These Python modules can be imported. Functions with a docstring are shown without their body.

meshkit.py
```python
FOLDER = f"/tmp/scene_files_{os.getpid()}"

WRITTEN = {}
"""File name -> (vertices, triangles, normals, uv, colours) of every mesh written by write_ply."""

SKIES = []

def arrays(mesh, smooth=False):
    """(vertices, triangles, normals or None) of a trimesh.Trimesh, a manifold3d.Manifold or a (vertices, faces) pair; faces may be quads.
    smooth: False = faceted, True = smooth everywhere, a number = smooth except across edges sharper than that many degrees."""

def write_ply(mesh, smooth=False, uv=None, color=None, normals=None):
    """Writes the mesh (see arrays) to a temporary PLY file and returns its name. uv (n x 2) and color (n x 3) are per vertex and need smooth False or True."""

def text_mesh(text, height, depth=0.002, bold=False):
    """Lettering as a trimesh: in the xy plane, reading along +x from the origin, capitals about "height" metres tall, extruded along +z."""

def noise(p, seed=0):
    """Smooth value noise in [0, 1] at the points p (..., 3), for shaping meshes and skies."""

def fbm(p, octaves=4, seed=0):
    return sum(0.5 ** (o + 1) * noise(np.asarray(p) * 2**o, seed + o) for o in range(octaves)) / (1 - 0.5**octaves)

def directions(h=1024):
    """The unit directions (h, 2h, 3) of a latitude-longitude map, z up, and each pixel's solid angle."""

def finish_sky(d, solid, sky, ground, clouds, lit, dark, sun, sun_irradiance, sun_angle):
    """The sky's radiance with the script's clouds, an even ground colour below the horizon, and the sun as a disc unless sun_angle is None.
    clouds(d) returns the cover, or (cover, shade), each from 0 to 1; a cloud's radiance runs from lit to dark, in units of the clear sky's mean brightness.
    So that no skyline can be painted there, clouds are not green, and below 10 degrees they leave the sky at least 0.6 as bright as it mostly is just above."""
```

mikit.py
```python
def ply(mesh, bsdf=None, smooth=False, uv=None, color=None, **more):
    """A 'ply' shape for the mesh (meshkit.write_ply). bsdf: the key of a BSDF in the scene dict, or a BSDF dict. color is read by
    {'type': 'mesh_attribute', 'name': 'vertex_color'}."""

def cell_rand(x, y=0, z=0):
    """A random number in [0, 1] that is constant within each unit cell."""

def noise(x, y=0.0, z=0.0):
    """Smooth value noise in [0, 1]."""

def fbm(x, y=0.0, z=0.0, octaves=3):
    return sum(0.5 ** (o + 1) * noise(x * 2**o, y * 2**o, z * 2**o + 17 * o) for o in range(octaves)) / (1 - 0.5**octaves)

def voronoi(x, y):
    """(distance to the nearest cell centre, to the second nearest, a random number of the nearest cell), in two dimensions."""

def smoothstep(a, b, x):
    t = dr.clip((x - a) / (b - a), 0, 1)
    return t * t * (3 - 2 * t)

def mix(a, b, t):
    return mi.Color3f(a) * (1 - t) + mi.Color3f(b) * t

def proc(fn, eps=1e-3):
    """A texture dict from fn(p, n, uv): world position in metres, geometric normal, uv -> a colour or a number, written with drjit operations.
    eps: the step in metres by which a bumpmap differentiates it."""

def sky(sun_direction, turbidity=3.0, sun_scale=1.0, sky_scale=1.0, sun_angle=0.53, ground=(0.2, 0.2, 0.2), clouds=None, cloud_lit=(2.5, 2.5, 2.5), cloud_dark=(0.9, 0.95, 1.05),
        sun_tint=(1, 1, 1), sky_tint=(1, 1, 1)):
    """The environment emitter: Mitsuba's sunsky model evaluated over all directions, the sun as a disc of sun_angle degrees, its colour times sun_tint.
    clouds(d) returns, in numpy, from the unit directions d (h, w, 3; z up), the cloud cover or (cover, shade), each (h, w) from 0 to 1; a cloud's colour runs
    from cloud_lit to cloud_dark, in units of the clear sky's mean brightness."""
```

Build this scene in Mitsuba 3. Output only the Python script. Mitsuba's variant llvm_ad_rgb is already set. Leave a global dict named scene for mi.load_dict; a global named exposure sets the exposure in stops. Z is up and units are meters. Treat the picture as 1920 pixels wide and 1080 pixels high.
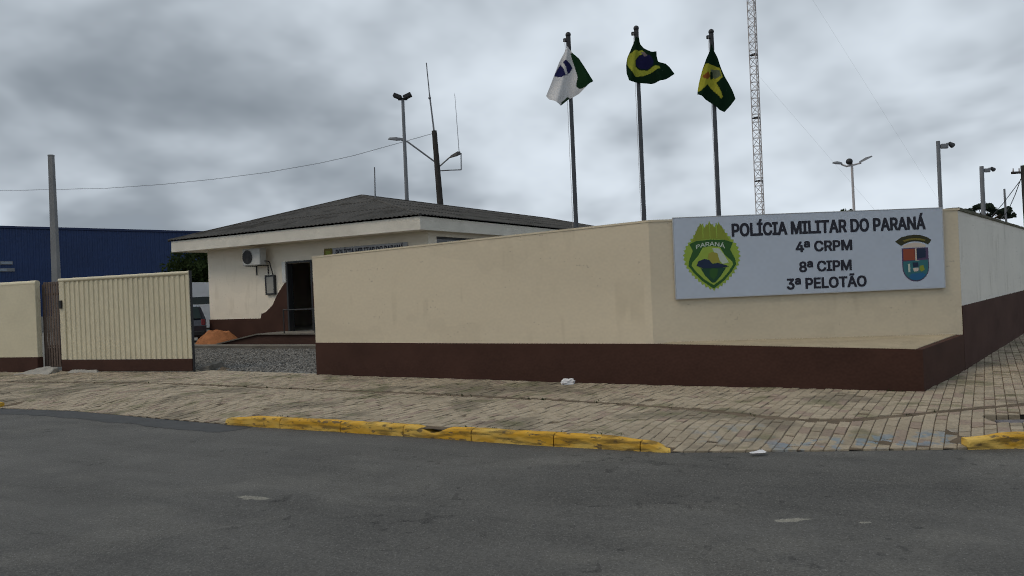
import math, random
import numpy as np, trimesh, mitsuba as mi, drjit as dr
import shapely
from shapely.geometry import Polygon, LineString, Point, MultiPolygon, box as sbox
from shapely import affinity
from scipy.spatial import Delaunay, ConvexHull
import mikit, meshkit
from mikit import proc, noise, fbm, voronoi, cell_rand, smoothstep, mix
T = mi.ScalarTransform4f
rng = np.random.default_rng(7)
random.seed(7)

# ------------------------------------------------------------------ camera, sky, exposure
ROLL = math.atan(0.042)                      # the phone was held a little askew
scene = {'type': 'scene'}
labels = {}
scene['camera'] = {'type': 'perspective', 'fov': 67.02, 'fov_axis': 'x', 'near_clip': 0.1, 'far_clip': 6000.0,
                   'to_world': T().look_at(origin=[0, 0, 1.6], target=[0, 10, 1.6], up=[math.sin(ROLL), 0, math.cos(ROLL)])}
SKY_SEED, SKY_SCALE, SKY_OFF = 2190, 1.4, (0.0, 0.0)


def smooth_np(a, b, x):
    t = np.clip((x - a) / (b - a), 0, 1)
    return t * t * (3 - 2 * t)


def clouds(d):
    z = np.maximum(d[..., 2], 0) + 0.40
    p = np.stack([d[..., 0] / z * SKY_SCALE + SKY_OFF[0], d[..., 1] / z * SKY_SCALE + SKY_OFF[1], 0 * z + 3.7], -1)
    w = meshkit.fbm(p * 1.3 + 9.1, 3, SKY_SEED + 50)[..., None] - 0.5
    a = meshkit.fbm(p * [0.55, 0.55, 1] + w * 0.9, 5, SKY_SEED)
    b = meshkit.fbm(p * 2.6 + w * 0.9, 4, SKY_SEED + 20)
    c = meshkit.fbm(p * 6.5 + w * 1.0, 4, SKY_SEED + 31)
    s = 0.37 + (a - 0.5) * 3.6 + (b - 0.5) * 1.5 + (c - 0.5) * 0.8
    s = s - 0.30 * smooth_np(0.24, 0.02, d[..., 2])          # the cloud deck thins to a bright rim all round the horizon
    s = 0.5 + 0.5 * np.tanh(1.45 * (s - 0.5))
    return np.ones_like(s), np.clip(s, 0, 1)


scene['sky'] = mikit.sky((-0.75, -0.40, 0.95), turbidity=3, sun_scale=0.16, sun_angle=25, clouds=clouds,
                         cloud_lit=(2.45, 2.70, 2.95), cloud_dark=(0.58, 0.69, 0.81), ground=(0.12, 0.12, 0.115))
exposure = 1.88

# ------------------------------------------------------------------ helpers
COUNT = {}


def numbered(name):
    COUNT[name] = COUNT.get(name, 0) + 1
    return name if COUNT[name] == 1 else f'{name}_{COUNT[name] - 1:03d}'


def say(key, label=None, cat=None, group=None, kind=None):
    e = labels.setdefault(key, {})
    for k, v in (('label', label), ('category', cat), ('group', group), ('kind', kind)):
        if v:
            e[k] = v


def thing(name, label, cat, group=None):
    key = numbered(name)
    say(key, label, cat, group)
    return key


def obj(name, mesh, bsdf, parent=None, smooth=False, color=None, label=None, cat=None, group=None, kind=None):
    key = numbered((parent + '__' if parent else '') + name)
    scene[key] = mikit.ply(mesh, bsdf, smooth=smooth, color=color)
    if label or cat or group or kind:
        say(key, label, cat, group, kind)
    return key


cat_ = trimesh.util.concatenate


def hull(pts):
    return trimesh.convex.convex_hull(np.asarray(pts, float))


def bev(sx, sy, sz, b=0.006, at=(0, 0, 0), rz=0.0):
    """A box of that size with chamfered edges, centred at `at`."""
    h = np.array([sx, sy, sz]) / 2
    b = min(b, h.min() * 0.9)
    pts = []
    for s in np.ndindex(2, 2, 2):
        s = np.array(s) * 2 - 1
        for k in range(3):
            q = h - b
            q[k] = h[k]
            pts.append(s * q)
    m = hull(pts)
    m.apply_transform(trimesh.transformations.rotation_matrix(rz, [0, 0, 1]))
    m.apply_translation(at)
    return m


def tube(p0, p1, r0, r1=None, n=12):
    p0, p1 = np.asarray(p0, float), np.asarray(p1, float)
    r1 = r0 if r1 is None else r1
    d = p1 - p0
    d /= np.linalg.norm(d)
    a = np.cross(d, [0, 0, 1] if abs(d[2]) < 0.9 else [1, 0, 0])
    a /= np.linalg.norm(a)
    b = np.cross(d, a)
    ang = np.arange(n) / n * 2 * np.pi
    ring = np.cos(ang)[:, None] * a + np.sin(ang)[:, None] * b
    v = np.vstack([p0 + ring * r0, p1 + ring * r1, [p0], [p1]])
    f = []
    for i in range(n):
        j = (i + 1) % n
        f += [[i, n + i, j], [j, n + i, n + j], [2 * n, i, j], [2 * n + 1, n + j, n + i]]
    m = trimesh.Trimesh(v, f, process=False)
    if m.volume < 0:
        m.invert()
    return m


def polytube(pts, r, n=8):
    pts = [np.asarray(p, float) for p in pts]
    ms = [tube(a, b, r, r, n) for a, b in zip(pts[:-1], pts[1:])]
    for p in pts[1:-1]:
        s = trimesh.creation.icosphere(1, r * 1.01)
        s.apply_translation(p)
        ms.append(s)
    return cat_(ms)


def prism(poly, z0, z1):
    poly = poly if isinstance(poly, Polygon) else Polygon(poly)
    m = trimesh.creation.extrude_polygon(poly, z1 - z0, engine='earcut')
    m.apply_translation([0, 0, z0])
    return m


def frame(o, x, y=None, z=(0, 0, 1)):
    """4x4 matrix with columns x, y, z (y defaults to z cross x) at o."""
    x = np.asarray(x, float) / np.linalg.norm(x)
    z = np.asarray(z, float) / np.linalg.norm(z)
    y = np.cross(z, x) if y is None else np.asarray(y, float)
    m = np.eye(4)
    m[:3, 0], m[:3, 1], m[:3, 2], m[:3, 3] = x, y, z, o
    return m


def put(mesh, m):
    mesh = mesh.copy()
    mesh.apply_transform(m)
    return mesh


def facade_frame(p, u, z=0.0):
    """Local x along the wall, local y up, local z out of the wall (towards the street)."""
    u = np.array([u[0], u[1], 0]) / math.hypot(*u)
    out = np.array([u[1], -u[0], 0])
    m = np.eye(4)
    m[:3, 0], m[:3, 1], m[:3, 2], m[:3, 3] = u, [0, 0, 1], out, [p[0], p[1], z]
    return m


def fill(poly, step, extra=None):
    """(points, triangles) of a polygon filled with a regular grid of points."""
    x0, y0, x1, y1 = poly.bounds
    gx, gy = np.meshgrid(np.arange(x0, x1, step), np.arange(y0, y1, step))
    g = np.stack([gx.ravel(), gy.ravel()], 1)
    inner = poly.buffer(-step * 0.45)
    g = g[shapely.contains_xy(inner, g[:, 0], g[:, 1])]
    bd = []
    for ring in (poly.exterior, *poly.interiors):
        n = max(8, int(ring.length / step))
        bd += [ring.interpolate(i / n, normalized=True).coords[0] for i in range(n)] + list(ring.coords[:-1])
    bd = np.array(bd)
    p = np.unique(np.round(np.vstack([g, bd]), 5), axis=0)
    t = Delaunay(p).simplices
    c = p[t].mean(1)
    t = t[shapely.contains_xy(poly.buffer(1e-6), c[:, 0], c[:, 1])]
    a = p[t]
    cr = (a[:, 1, 0] - a[:, 0, 0]) * (a[:, 2, 1] - a[:, 0, 1]) - (a[:, 1, 1] - a[:, 0, 1]) * (a[:, 2, 0] - a[:, 0, 0])
    t = t[np.abs(cr) > 1e-9]
    cr = cr[np.abs(cr) > 1e-9]
    t[cr < 0] = t[cr < 0][:, ::-1]
    return p, t


# ------------------------------------------------------------------ materials
def mat(name, color, rough=0.8, spec=0.3, metallic=0.0, bump=None, bump_scale=1.0, **more):
    col = proc(color) if callable(color) else {'type': 'rgb', 'value': list(color)}
    m = {'type': 'principled', 'base_color': col, 'roughness': proc(rough) if callable(rough) else rough, 'specular': spec, 'metallic': metallic, **more}
    if bump is not None:
        m = {'type': 'bumpmap', 'scale': bump_scale, 'arbitrary': proc(bump, eps=2e-3), 'bsdf': m}
    scene['mat_' + name] = {'type': 'twosided', 'bsdf': m}
    return 'mat_' + name


def grainy(base, amount=0.15, scale=3.0, fine=60.0):
    def fn(p, n, uv):
        k = 1 + amount * (fbm(p.x * scale, p.y * scale, p.z * scale) - 0.5) * 2 + amount * 0.5 * (noise(p.x * fine, p.y * fine, p.z * fine) - 0.5) * 2
        return mi.Color3f(*base) * k
    return fn


SMEARS = [(-2.33, 6.70, 0.22, 0.085, 0.35), (1.95, 5.47, 0.19, 0.060, 0.0), (2.36, 5.34, 0.07, 0.03, 0.0)]


def asphalt_c(p, n, uv):
    big = fbm(p.x * 0.35, p.y * 0.8, 1.0, octaves=4)
    mid = fbm(p.x * 2.6 + 3, p.y * 2.6, 5.0)
    fine = noise(p.x * 90, p.y * 90, 2.0)
    grit = smoothstep(0.78, 0.95, noise(p.x * 140, p.y * 140, 8.0))
    streak = fbm(p.x * 0.9 + p.y * 0.5, p.y * 5.0 + p.x * 2.6, 3.0, octaves=4)
    pock = smoothstep(0.80, 0.90, noise(p.x * 11, p.y * 11, 6.0)) * smoothstep(0.5, 0.7, fbm(p.x * 1.5, p.y * 1.5, 7.0))
    k = 0.80 + 0.34 * big + 0.34 * (mid - 0.5) + 0.35 * (streak - 0.5) + 0.55 * (fine - 0.5) + 0.9 * grit - 0.35 * pock
    worn = smoothstep(0.60, 0.75, fbm(p.x * 0.9 + p.y * 0.3 + 7, p.y * 1.7 + 2, 0.0, octaves=4))
    c = mix((0.0700, 0.0690, 0.0645), (0.092, 0.090, 0.082), worn * 0.6)
    rag = fbm(p.x * 13, p.y * 16, 4.0, octaves=4)
    for cx, cy, w, d, t in SMEARS:                  # dried mortar smeared on the road
        x, y = p.x - cx, p.y - cy + t * (p.x - cx)
        c = mix(c, mi.Color3f(0.205, 0.198, 0.168), 0.8 * smoothstep(0.42, 0.62, rag + 0.55 - 0.75 * dr.sqrt(x * x / (w * w) + y * y / (d * d))))
    return c * k


def asphalt_b(p, n, uv):
    return fbm(p.x * 70, p.y * 70, 1.0, octaves=2) + 0.4 * noise(p.x * 18, p.y * 18, 3.0)


MAT_ASPHALT = mat('asphalt', asphalt_c, 0.75, 0.35, bump=asphalt_b, bump_scale=0.004)
MAT_TAR = mat('tar', grainy((0.040, 0.042, 0.044), 0.3, 4.0, 90), 0.7, 0.35, bump=asphalt_b, bump_scale=0.003)
WT, WN = (0.853, -0.522), (0.522, 0.853)     # along the front wall, and away from the street
KX, KY = 2.16, 12.02
PU, PV = 0.112, 0.224


def paver_c(p, n, uv):
    a = ((p.x - KX) * WT[0] + (p.y - KY) * WT[1])
    b = ((p.x - KX) * WN[0] + (p.y - KY) * WN[1])
    col = dr.floor(a / PU)
    one = cell_rand(col, dr.floor((b + 0.5 * PV * (col - 2 * dr.floor(col / 2))) / PV), 4)
    big = fbm(p.x * 0.5, p.y * 0.5, 2.0, octaves=4)
    stain = smoothstep(0.52, 0.72, fbm(p.x * 1.4 + 5, p.y * 1.4, 6.0, octaves=4))
    fine = fbm(p.x * 45, p.y * 45, p.z * 45, octaves=2)
    c = mix((0.280, 0.235, 0.172), (0.345, 0.295, 0.220), one)
    c = mix(c, mi.Color3f(0.225, 0.165, 0.135), smoothstep(0.86, 0.9, one) * 0.7)
    c = mix(c, mi.Color3f(0.120, 0.105, 0.078), stain * 0.6)
    moss = smoothstep(0.60, 0.78, fbm(p.x * 3.1 + 1, p.y * 3.1 + 4, 3.0, octaves=3))
    c = mix(c, mi.Color3f(0.120, 0.120, 0.062), moss * 0.55)
    # traces of pale blue paint that pedestrians and tyres have worn off the lowered kerb
    bx, by = p.x - 3.45, p.y - 7.72
    streak = smoothstep(0.50, 0.62, fbm(p.x * 9, p.y * 9, 9.0, octaves=3)) * (1 - smoothstep(0.75, 1.15, dr.abs(bx))) * (1 - smoothstep(0.13, 0.3, dr.abs(by)))
    bx2, by2 = p.x - 2.3, p.y - 8.25
    streak2 = smoothstep(0.55, 0.66, fbm(p.x * 9, p.y * 9, 9.0, octaves=3)) * (1 - smoothstep(0.3, 0.5, dr.abs(bx2))) * (1 - smoothstep(0.2, 0.4, dr.abs(by2)))
    c = mix(c, mi.Color3f(0.16, 0.22, 0.27), dr.maximum(streak, streak2 * 0.5) * 0.7)
    return c * (0.72 + 0.32 * big + 0.36 * (fine - 0.5))


MAT_PAVER = mat('paver', paver_c, 0.85, 0.25, bump=lambda p, n, uv: fbm(p.x * 60, p.y * 60, p.z * 60, octaves=2), bump_scale=0.003)
MAT_SOIL = mat('soil', grainy((0.105, 0.083, 0.060), 0.4, 5.0, 50), 0.95, 0.1)
MAT_EARTH = mat('earth', grainy((0.085, 0.082, 0.055), 0.4, 0.3, 4), 0.95, 0.1)
MAT_GRAVELBED = mat('gravel_bed', grainy((0.13, 0.128, 0.12), 0.45, 6.0, 40), 0.95, 0.15)
MAT_STONE = mat('gravel_stone', lambda p, n, uv: mi.Color3f(0.185, 0.178, 0.165) * (0.35 + 1.1 * cell_rand(dr.floor(p.x * 22), dr.floor(p.y * 22), 3)), 0.9, 0.2)


def beige_c(base, blotch):
    def fn(p, n, uv):
        big = fbm(p.x * 0.7 + p.y * 0.7, p.z * 1.1, 2.0, octaves=4)
        fine = fbm(p.x * 30, p.y * 30, p.z * 30, octaves=2)
        drip = smoothstep(0.57, 0.75, fbm((p.x * 0.85 - p.y * 0.5) * 5.5, (p.x * 0.5 + p.y * 0.85) * 5.5, p.z * 0.7, octaves=3)) * smoothstep(0.4, 0.65, fbm(p.x * 1.1, p.y * 1.1, p.z * 1.6 + 5))
        c = mi.Color3f(*base) * (0.93 + 0.14 * big + 0.10 * (fine - 0.5))
        repaint = smoothstep(0.585, 0.60, fbm((p.x * 0.85 - p.y * 0.5) * 0.9 + 4, p.x * 0.3, p.z * 1.3 + 2, octaves=3))
        c = c * (1 - 0.035 * repaint)
        specks = smoothstep(0.82, 0.90, noise(p.x * 26, p.y * 26, p.z * 26)) * smoothstep(0.52, 0.66, fbm(p.x * 2, p.y * 2, p.z * 3 + 7))
        c = mix(c, mi.Color3f(*blotch) * 0.6, specks * 0.35)
        return mix(c, mi.Color3f(*blotch), drip * 0.38)
    return fn


def block_b(p, n, uv):
    """Rendered blockwork: the joints of the courses just show through the paint."""
    a = (p.x * 0.853 - p.y * 0.522) / 0.40
    r = p.z / 0.20
    row = dr.floor(r)
    a = a + 0.5 * (row - 2 * dr.floor(row / 2))
    fa, fr = a - dr.floor(a), r - row
    ja = smoothstep(0.0, 0.035, dr.minimum(fa, 1 - fa))
    jr = smoothstep(0.0, 0.07, dr.minimum(fr, 1 - fr))
    return 0.0022 * ja * jr + 0.0014 * fbm(p.x * 40, p.y * 40, p.z * 40, octaves=2)


MAT_BEIGE = mat('beige_paint', beige_c((0.565, 0.495, 0.370), (0.42, 0.365, 0.26)), 0.7, 0.3, bump=block_b, bump_scale=0.7)
MAT_LEDGE = mat('ledge_paint', grainy((0.270, 0.228, 0.158), 0.2, 4.0, 40), 0.85, 0.2)  # wall beige darkened in the colour, so the sky-lit ledge looks like the wall
MAT_GREYWALL = mat('pale_wall_paint', beige_c((0.60, 0.580, 0.525), (0.33, 0.315, 0.26)), 0.75, 0.25, bump=block_b, bump_scale=0.9)
MAT_BROWN = mat('brown_paint', grainy((0.051, 0.0245, 0.0180), 0.25, 2.0, 40), 0.75, 0.15)
MAT_BROWN2 = mat('brown_paint_dusty', grainy((0.058, 0.032, 0.026), 0.3, 2.0, 40), 0.85, 0.15)
MAT_HOUSE = mat('house_paint', beige_c((0.74, 0.675, 0.56), (0.56, 0.50, 0.39)), 0.7, 0.3)
MAT_FASCIA = mat('fascia_paint', grainy((0.60, 0.57, 0.50), 0.12, 2.0, 30), 0.65, 0.3)
MAT_WHITE = mat('white_paint', grainy((0.62, 0.62, 0.60), 0.08, 3.0, 40), 0.5, 0.35)
MAT_ACW = mat('aged_white', grainy((0.43, 0.43, 0.41), 0.15, 4.0, 40), 0.6, 0.3)
MAT_MOSSCAP = mat('mossy_concrete', grainy((0.100, 0.097, 0.073), 0.5, 5.0, 40), 0.95, 0.15)
MAT_CONCRETE = mat('concrete', grainy((0.27, 0.26, 0.235), 0.25, 3.0, 50), 0.9, 0.2)
MAT_DRAIN = mat('drain_slab', grainy((0.115, 0.110, 0.118), 0.3, 5.0, 50), 0.9, 0.2)
MAT_PIT = mat('pit_mud', grainy((0.030, 0.026, 0.022), 0.3, 5.0, 40), 0.95, 0.1)
MAT_WORNC = mat('worn_concrete', grainy((0.125, 0.115, 0.10), 0.35, 3.0, 40), 0.95, 0.15)
MAT_POSTC = mat('post_concrete', grainy((0.20, 0.205, 0.21), 0.2, 2.0, 50), 0.9, 0.2)


def roof_c(p, n, uv):
    big = fbm(p.x * 0.5, p.y * 0.5, p.z * 1.0, octaves=4)
    lich = smoothstep(0.5, 0.72, fbm(p.x * 2.4, p.y * 2.4, p.z * 2.4, octaves=4))
    fine = noise(p.x * 25, p.y * 25, p.z * 25)
    return mix((0.070, 0.068, 0.064), (0.040, 0.038, 0.034), lich) * (0.7 + 0.5 * big + 0.3 * (fine - 0.5))


MAT_ROOF = mat('fibre_cement', roof_c, 0.9, 0.2)


def kerb_c(p, n, uv):
    big = fbm(p.x * 3.0, p.y * 3.0, p.z * 6.0, octaves=4)
    chip = smoothstep(0.61, 0.69, fbm(p.x * 13 + 3, p.y * 13, p.z * 26.0, octaves=5))
    grime = smoothstep(0.44, 0.70, fbm(p.x * 5 + 8, p.y * 5, p.z * 30.0, octaves=5))
    yellow = mix((0.50, 0.275, 0.022), (0.57, 0.385, 0.09), smoothstep(0.35, 0.7, big))
    c = mix(yellow, mi.Color3f(0.10, 0.075, 0.045), chip * 0.85)
    return mix(c, mi.Color3f(0.085, 0.058, 0.020), grime * 0.7)


MAT_KERB = mat('kerb_paint', kerb_c, 0.75, 0.3, bump=lambda p, n, uv: fbm(p.x * 30, p.y * 30, p.z * 30), bump_scale=0.012)
MAT_GATE = mat('gate_paint', grainy((0.53, 0.48, 0.345), 0.09, 1.5, 30), 0.5, 0.4)
MAT_BLUE = mat('blue_cladding', grainy((0.0125, 0.033, 0.105), 0.18, 0.4, 6), 0.5, 0.35)
MAT_DARKBLUE = mat('blue_trim', (0.008, 0.02, 0.07), 0.5, 0.4)
MAT_STEEL = mat('galvanised', grainy((0.17, 0.18, 0.195), 0.15, 4.0, 60), 0.5, 0.4, metallic=0.2)
MAT_POLE = mat('flagpole_metal', grainy((0.055, 0.060, 0.070), 0.15, 4.0, 60), 0.45, 0.5, metallic=0.2)
MAT_DARKMETAL = mat('dark_metal', (0.022, 0.023, 0.026), 0.5, 0.4)
MAT_PALESTEEL = mat('mast_paint', grainy((0.43, 0.405, 0.405), 0.25, 6.0, 60), 0.6, 0.3)
MAT_WOODPOLE = mat('wood_pole', grainy((0.045, 0.042, 0.040), 0.3, 3.0, 40), 0.9, 0.2)
MAT_BLACK = mat('black_plastic', (0.012, 0.012, 0.013), 0.5, 0.4)
MAT_LETTER = mat('letter_print', (0.016, 0.017, 0.028), 0.5, 0.3)
MAT_BOARD = mat('sign_board', grainy((0.42, 0.475, 0.56), 0.05, 1.2, 20), 0.4, 0.4)
MAT_BOARD2 = mat('house_board', grainy((0.33, 0.34, 0.36), 0.1, 2.0, 20), 0.5, 0.4)
MAT_ALU = mat('aluminium', (0.42, 0.43, 0.44), 0.4, 0.5, metallic=0.3)
for nm, c in dict(olive=(0.20, 0.245, 0.030), lime=(0.25, 0.36, 0.050), green=(0.022, 0.085, 0.016), deepgreen=(0.010, 0.055, 0.026), pale=(0.40, 0.47, 0.40), navy=(0.010, 0.022, 0.055),
                  sand=(0.26, 0.25, 0.04), crown=(0.030, 0.030, 0.010), gold=(0.16, 0.13, 0.02), red=(0.24, 0.055, 0.028), violet=(0.075, 0.05, 0.11), sea=(0.015, 0.105, 0.23), teal=(0.03, 0.13, 0.15), cream=(0.50, 0.44, 0.38)).items():
    mat('print_' + nm, c, 0.5, 0.3)
scene['mat_flag_cloth'] = {'type': 'principledthin', 'base_color': {'type': 'mesh_attribute', 'name': 'vertex_color'}, 'roughness': 0.9, 'diff_trans': 0.5, 'spec_trans': 0.0, 'eta': 1.2}
MAT_FLAG = 'mat_flag_cloth'
MAT_SAND = mat('orange_sand', grainy((0.30, 0.125, 0.055), 0.4, 6.0, 60), 0.95, 0.1)
MAT_CARDARK = mat('dark_car_paint', (0.012, 0.016, 0.028), 0.25, 0.5, clearcoat=0.8)
MAT_VAN = mat('white_car_paint', (0.55, 0.56, 0.58), 0.3, 0.5, clearcoat=0.6)
MAT_GLASSD = mat('car_window', (0.02, 0.035, 0.04), 0.08, 0.6)
MAT_TYRE = mat('tyre', (0.012, 0.012, 0.012), 0.9, 0.2)
MAT_TAIL = mat('tail_lamp', (0.16, 0.010, 0.015), 0.2, 0.5)
MAT_PAPER = mat('paper', grainy((0.62, 0.62, 0.63), 0.1, 20.0, 80), 0.8, 0.2)
MAT_BARK = mat('bark', grainy((0.07, 0.055, 0.04), 0.3, 5.0, 30), 0.95, 0.1)
MAT_PICKET = mat('picket_paint', grainy((0.115, 0.085, 0.070), 0.2, 3.0, 40), 0.65, 0.3)
MAT_SCUFF = mat('dried_mortar', grainy((0.27, 0.262, 0.235), 0.3, 8.0, 60), 0.95, 0.1)
MAT_NOTICE = mat('notice_paper', grainy((0.27, 0.265, 0.24), 0.1, 3, 30), 0.5, 0.3)
MAT_WINDOW = mat('window_glass', (0.02, 0.022, 0.025), 0.1, 0.6)
MAT_HAZEWHITE = mat('pale_window', (0.22, 0.26, 0.31), 0.4, 0.4)


def leaf_mat(name, c):
    scene['mat_' + name] = {'type': 'principledthin', 'base_color': proc(lambda p, n, uv: mi.Color3f(*c) * (0.55 + 0.9 * cell_rand(dr.floor(p.x * 9), dr.floor(p.y * 9), dr.floor(p.z * 9)))),
                            'roughness': 0.7, 'diff_trans': 0.6, 'spec_trans': 0.0, 'eta': 1.3}
    return 'mat_' + name


MAT_LEAF = leaf_mat('leaf_dark', (0.030, 0.045, 0.018))
MAT_LEAF2 = leaf_mat('leaf_grey', (0.035, 0.050, 0.035))

# ------------------------------------------------------------------ the ground
ROAD_Z = -0.12
EDGE = [(-40, 30.5), (-22, 20.9), (-13.5, 15.6), (-9.03, 13.45), (-7.27, 12.70), (-5.31, 11.45), (-3.95, 10.62), (-2.52, 9.88), (-1.07, 9.10), (0.16, 8.42), (1.48, 7.78), (2.26, 7.64), (2.9, 7.55),
        (4.27, 7.37), (5.2, 7.28), (6.2, 7.32), (7.2, 7.6), (8.2, 8.2), (9.2, 9.15), (10.5, 10.75), (28, 32.4)]
edge_line = LineString(EDGE)
SIDE = (0.629, 0.777)
L_, K_, Q_, R_ = (-4.06, 15.83), (2.16, 12.02), (5.42, 10.28), (7.10, 12.24)
S_ = (R_[0] + SIDE[0] * 26, R_[1] + SIDE[1] * 26)
BACK = [S_, R_, (K_[0] + 0.3, K_[1] + 0.3), (-4.1, 15.98), (-7.4, 18.05), (-11.2, 19.45), (-20, 22.9), (-40, 33)]
walk_poly = Polygon(EDGE + BACK)
sE = lambda p: edge_line.project(Point(p))
s_a, s_b, s_c, s_d = sE((-9.03, 13.45)), sE((-3.95, 10.62)), sE((1.48, 7.78)), sE((4.27, 7.37))


def walk_z(p):
    """Height of the pavement: it dips to the road where the kerb is lowered for cars and for people."""
    pts = shapely.points(p)
    s, dist = shapely.line_locate_point(edge_line, pts), shapely.distance(edge_line, pts)
    low = smooth_np(s_a - 0.5, s_a + 0.05, s) * (1 - smooth_np(s_b - 0.02, s_b + 0.5, s)) + smooth_np(s_c - 0.75, s_c - 0.1, s) * (1 - smooth_np(s_d + 0.02, s_d + 0.5, s))
    sag = (meshkit.fbm(np.column_stack([p * 0.8, np.zeros(len(p))]), 3, 5) - 0.5) * 0.018
    return sag - 0.10 * low * (1 - smooth_np(0.0, 1.1, dist))


def sheet(poly, z):
    m = trimesh.creation.triangulate_polygon(poly, engine='earcut')
    v = np.column_stack([m[0], np.full(len(m[0]), z)])
    return trimesh.Trimesh(v, m[1], process=False)


obj('terrain', sheet(sbox(-2500, -2500, 2500, 2500), -0.145), MAT_EARTH, kind='structure', label='open ground around the streets')
road_poly = Polygon([(-40, 31), (-22, 21.4), (-13.5, 16.1), (-9, 14), (-3.9, 11.2), (1.5, 8.4), (4.3, 8.0), (6.2, 8.0), (7.6, 8.9), (28, 33), (36, 29), (15.5, 3.0), (60, -22), (60, -40), (-60, 18), (-60, 40)])
obj('road', sheet(road_poly, ROAD_Z), MAT_ASPHALT, kind='structure', label='grey asphalt road in front of the pavement')
tar = LineString([(-13.5, 15.45), (-9.03, 13.30), (-7.27, 12.55), (-5.31, 11.32), (-3.9, 10.45)]).buffer(0.33, single_sided=False)
pv, pt = fill(tar, 0.12)
jit = meshkit.fbm(np.column_stack([pv * 2.2, 0 * pv[:, 0]]), 3, 3)[:, None] - 0.5
obj('asphalt_patch', trimesh.Trimesh(np.column_stack([pv + jit * [0.1, 0.22], np.full(len(pv), ROAD_Z + 0.004)]), pt, process=False), MAT_TAR, kind='structure', label='dark strip of newer asphalt along the lowered kerb')

drain_hole = Polygon([(4.93, 7.98), (5.95, 7.80), (6.05, 8.36), (5.02, 8.42)])
pv, pt = fill(walk_poly.intersection(sbox(-24, 0, 24, 36)).difference(drain_hole), 0.30)
SW = obj('sidewalk', trimesh.Trimesh(np.column_stack([pv, walk_z(pv) - 0.009]), pt, process=False), MAT_SOIL, kind='structure', label='pavement of worn tan concrete pavers')

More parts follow.
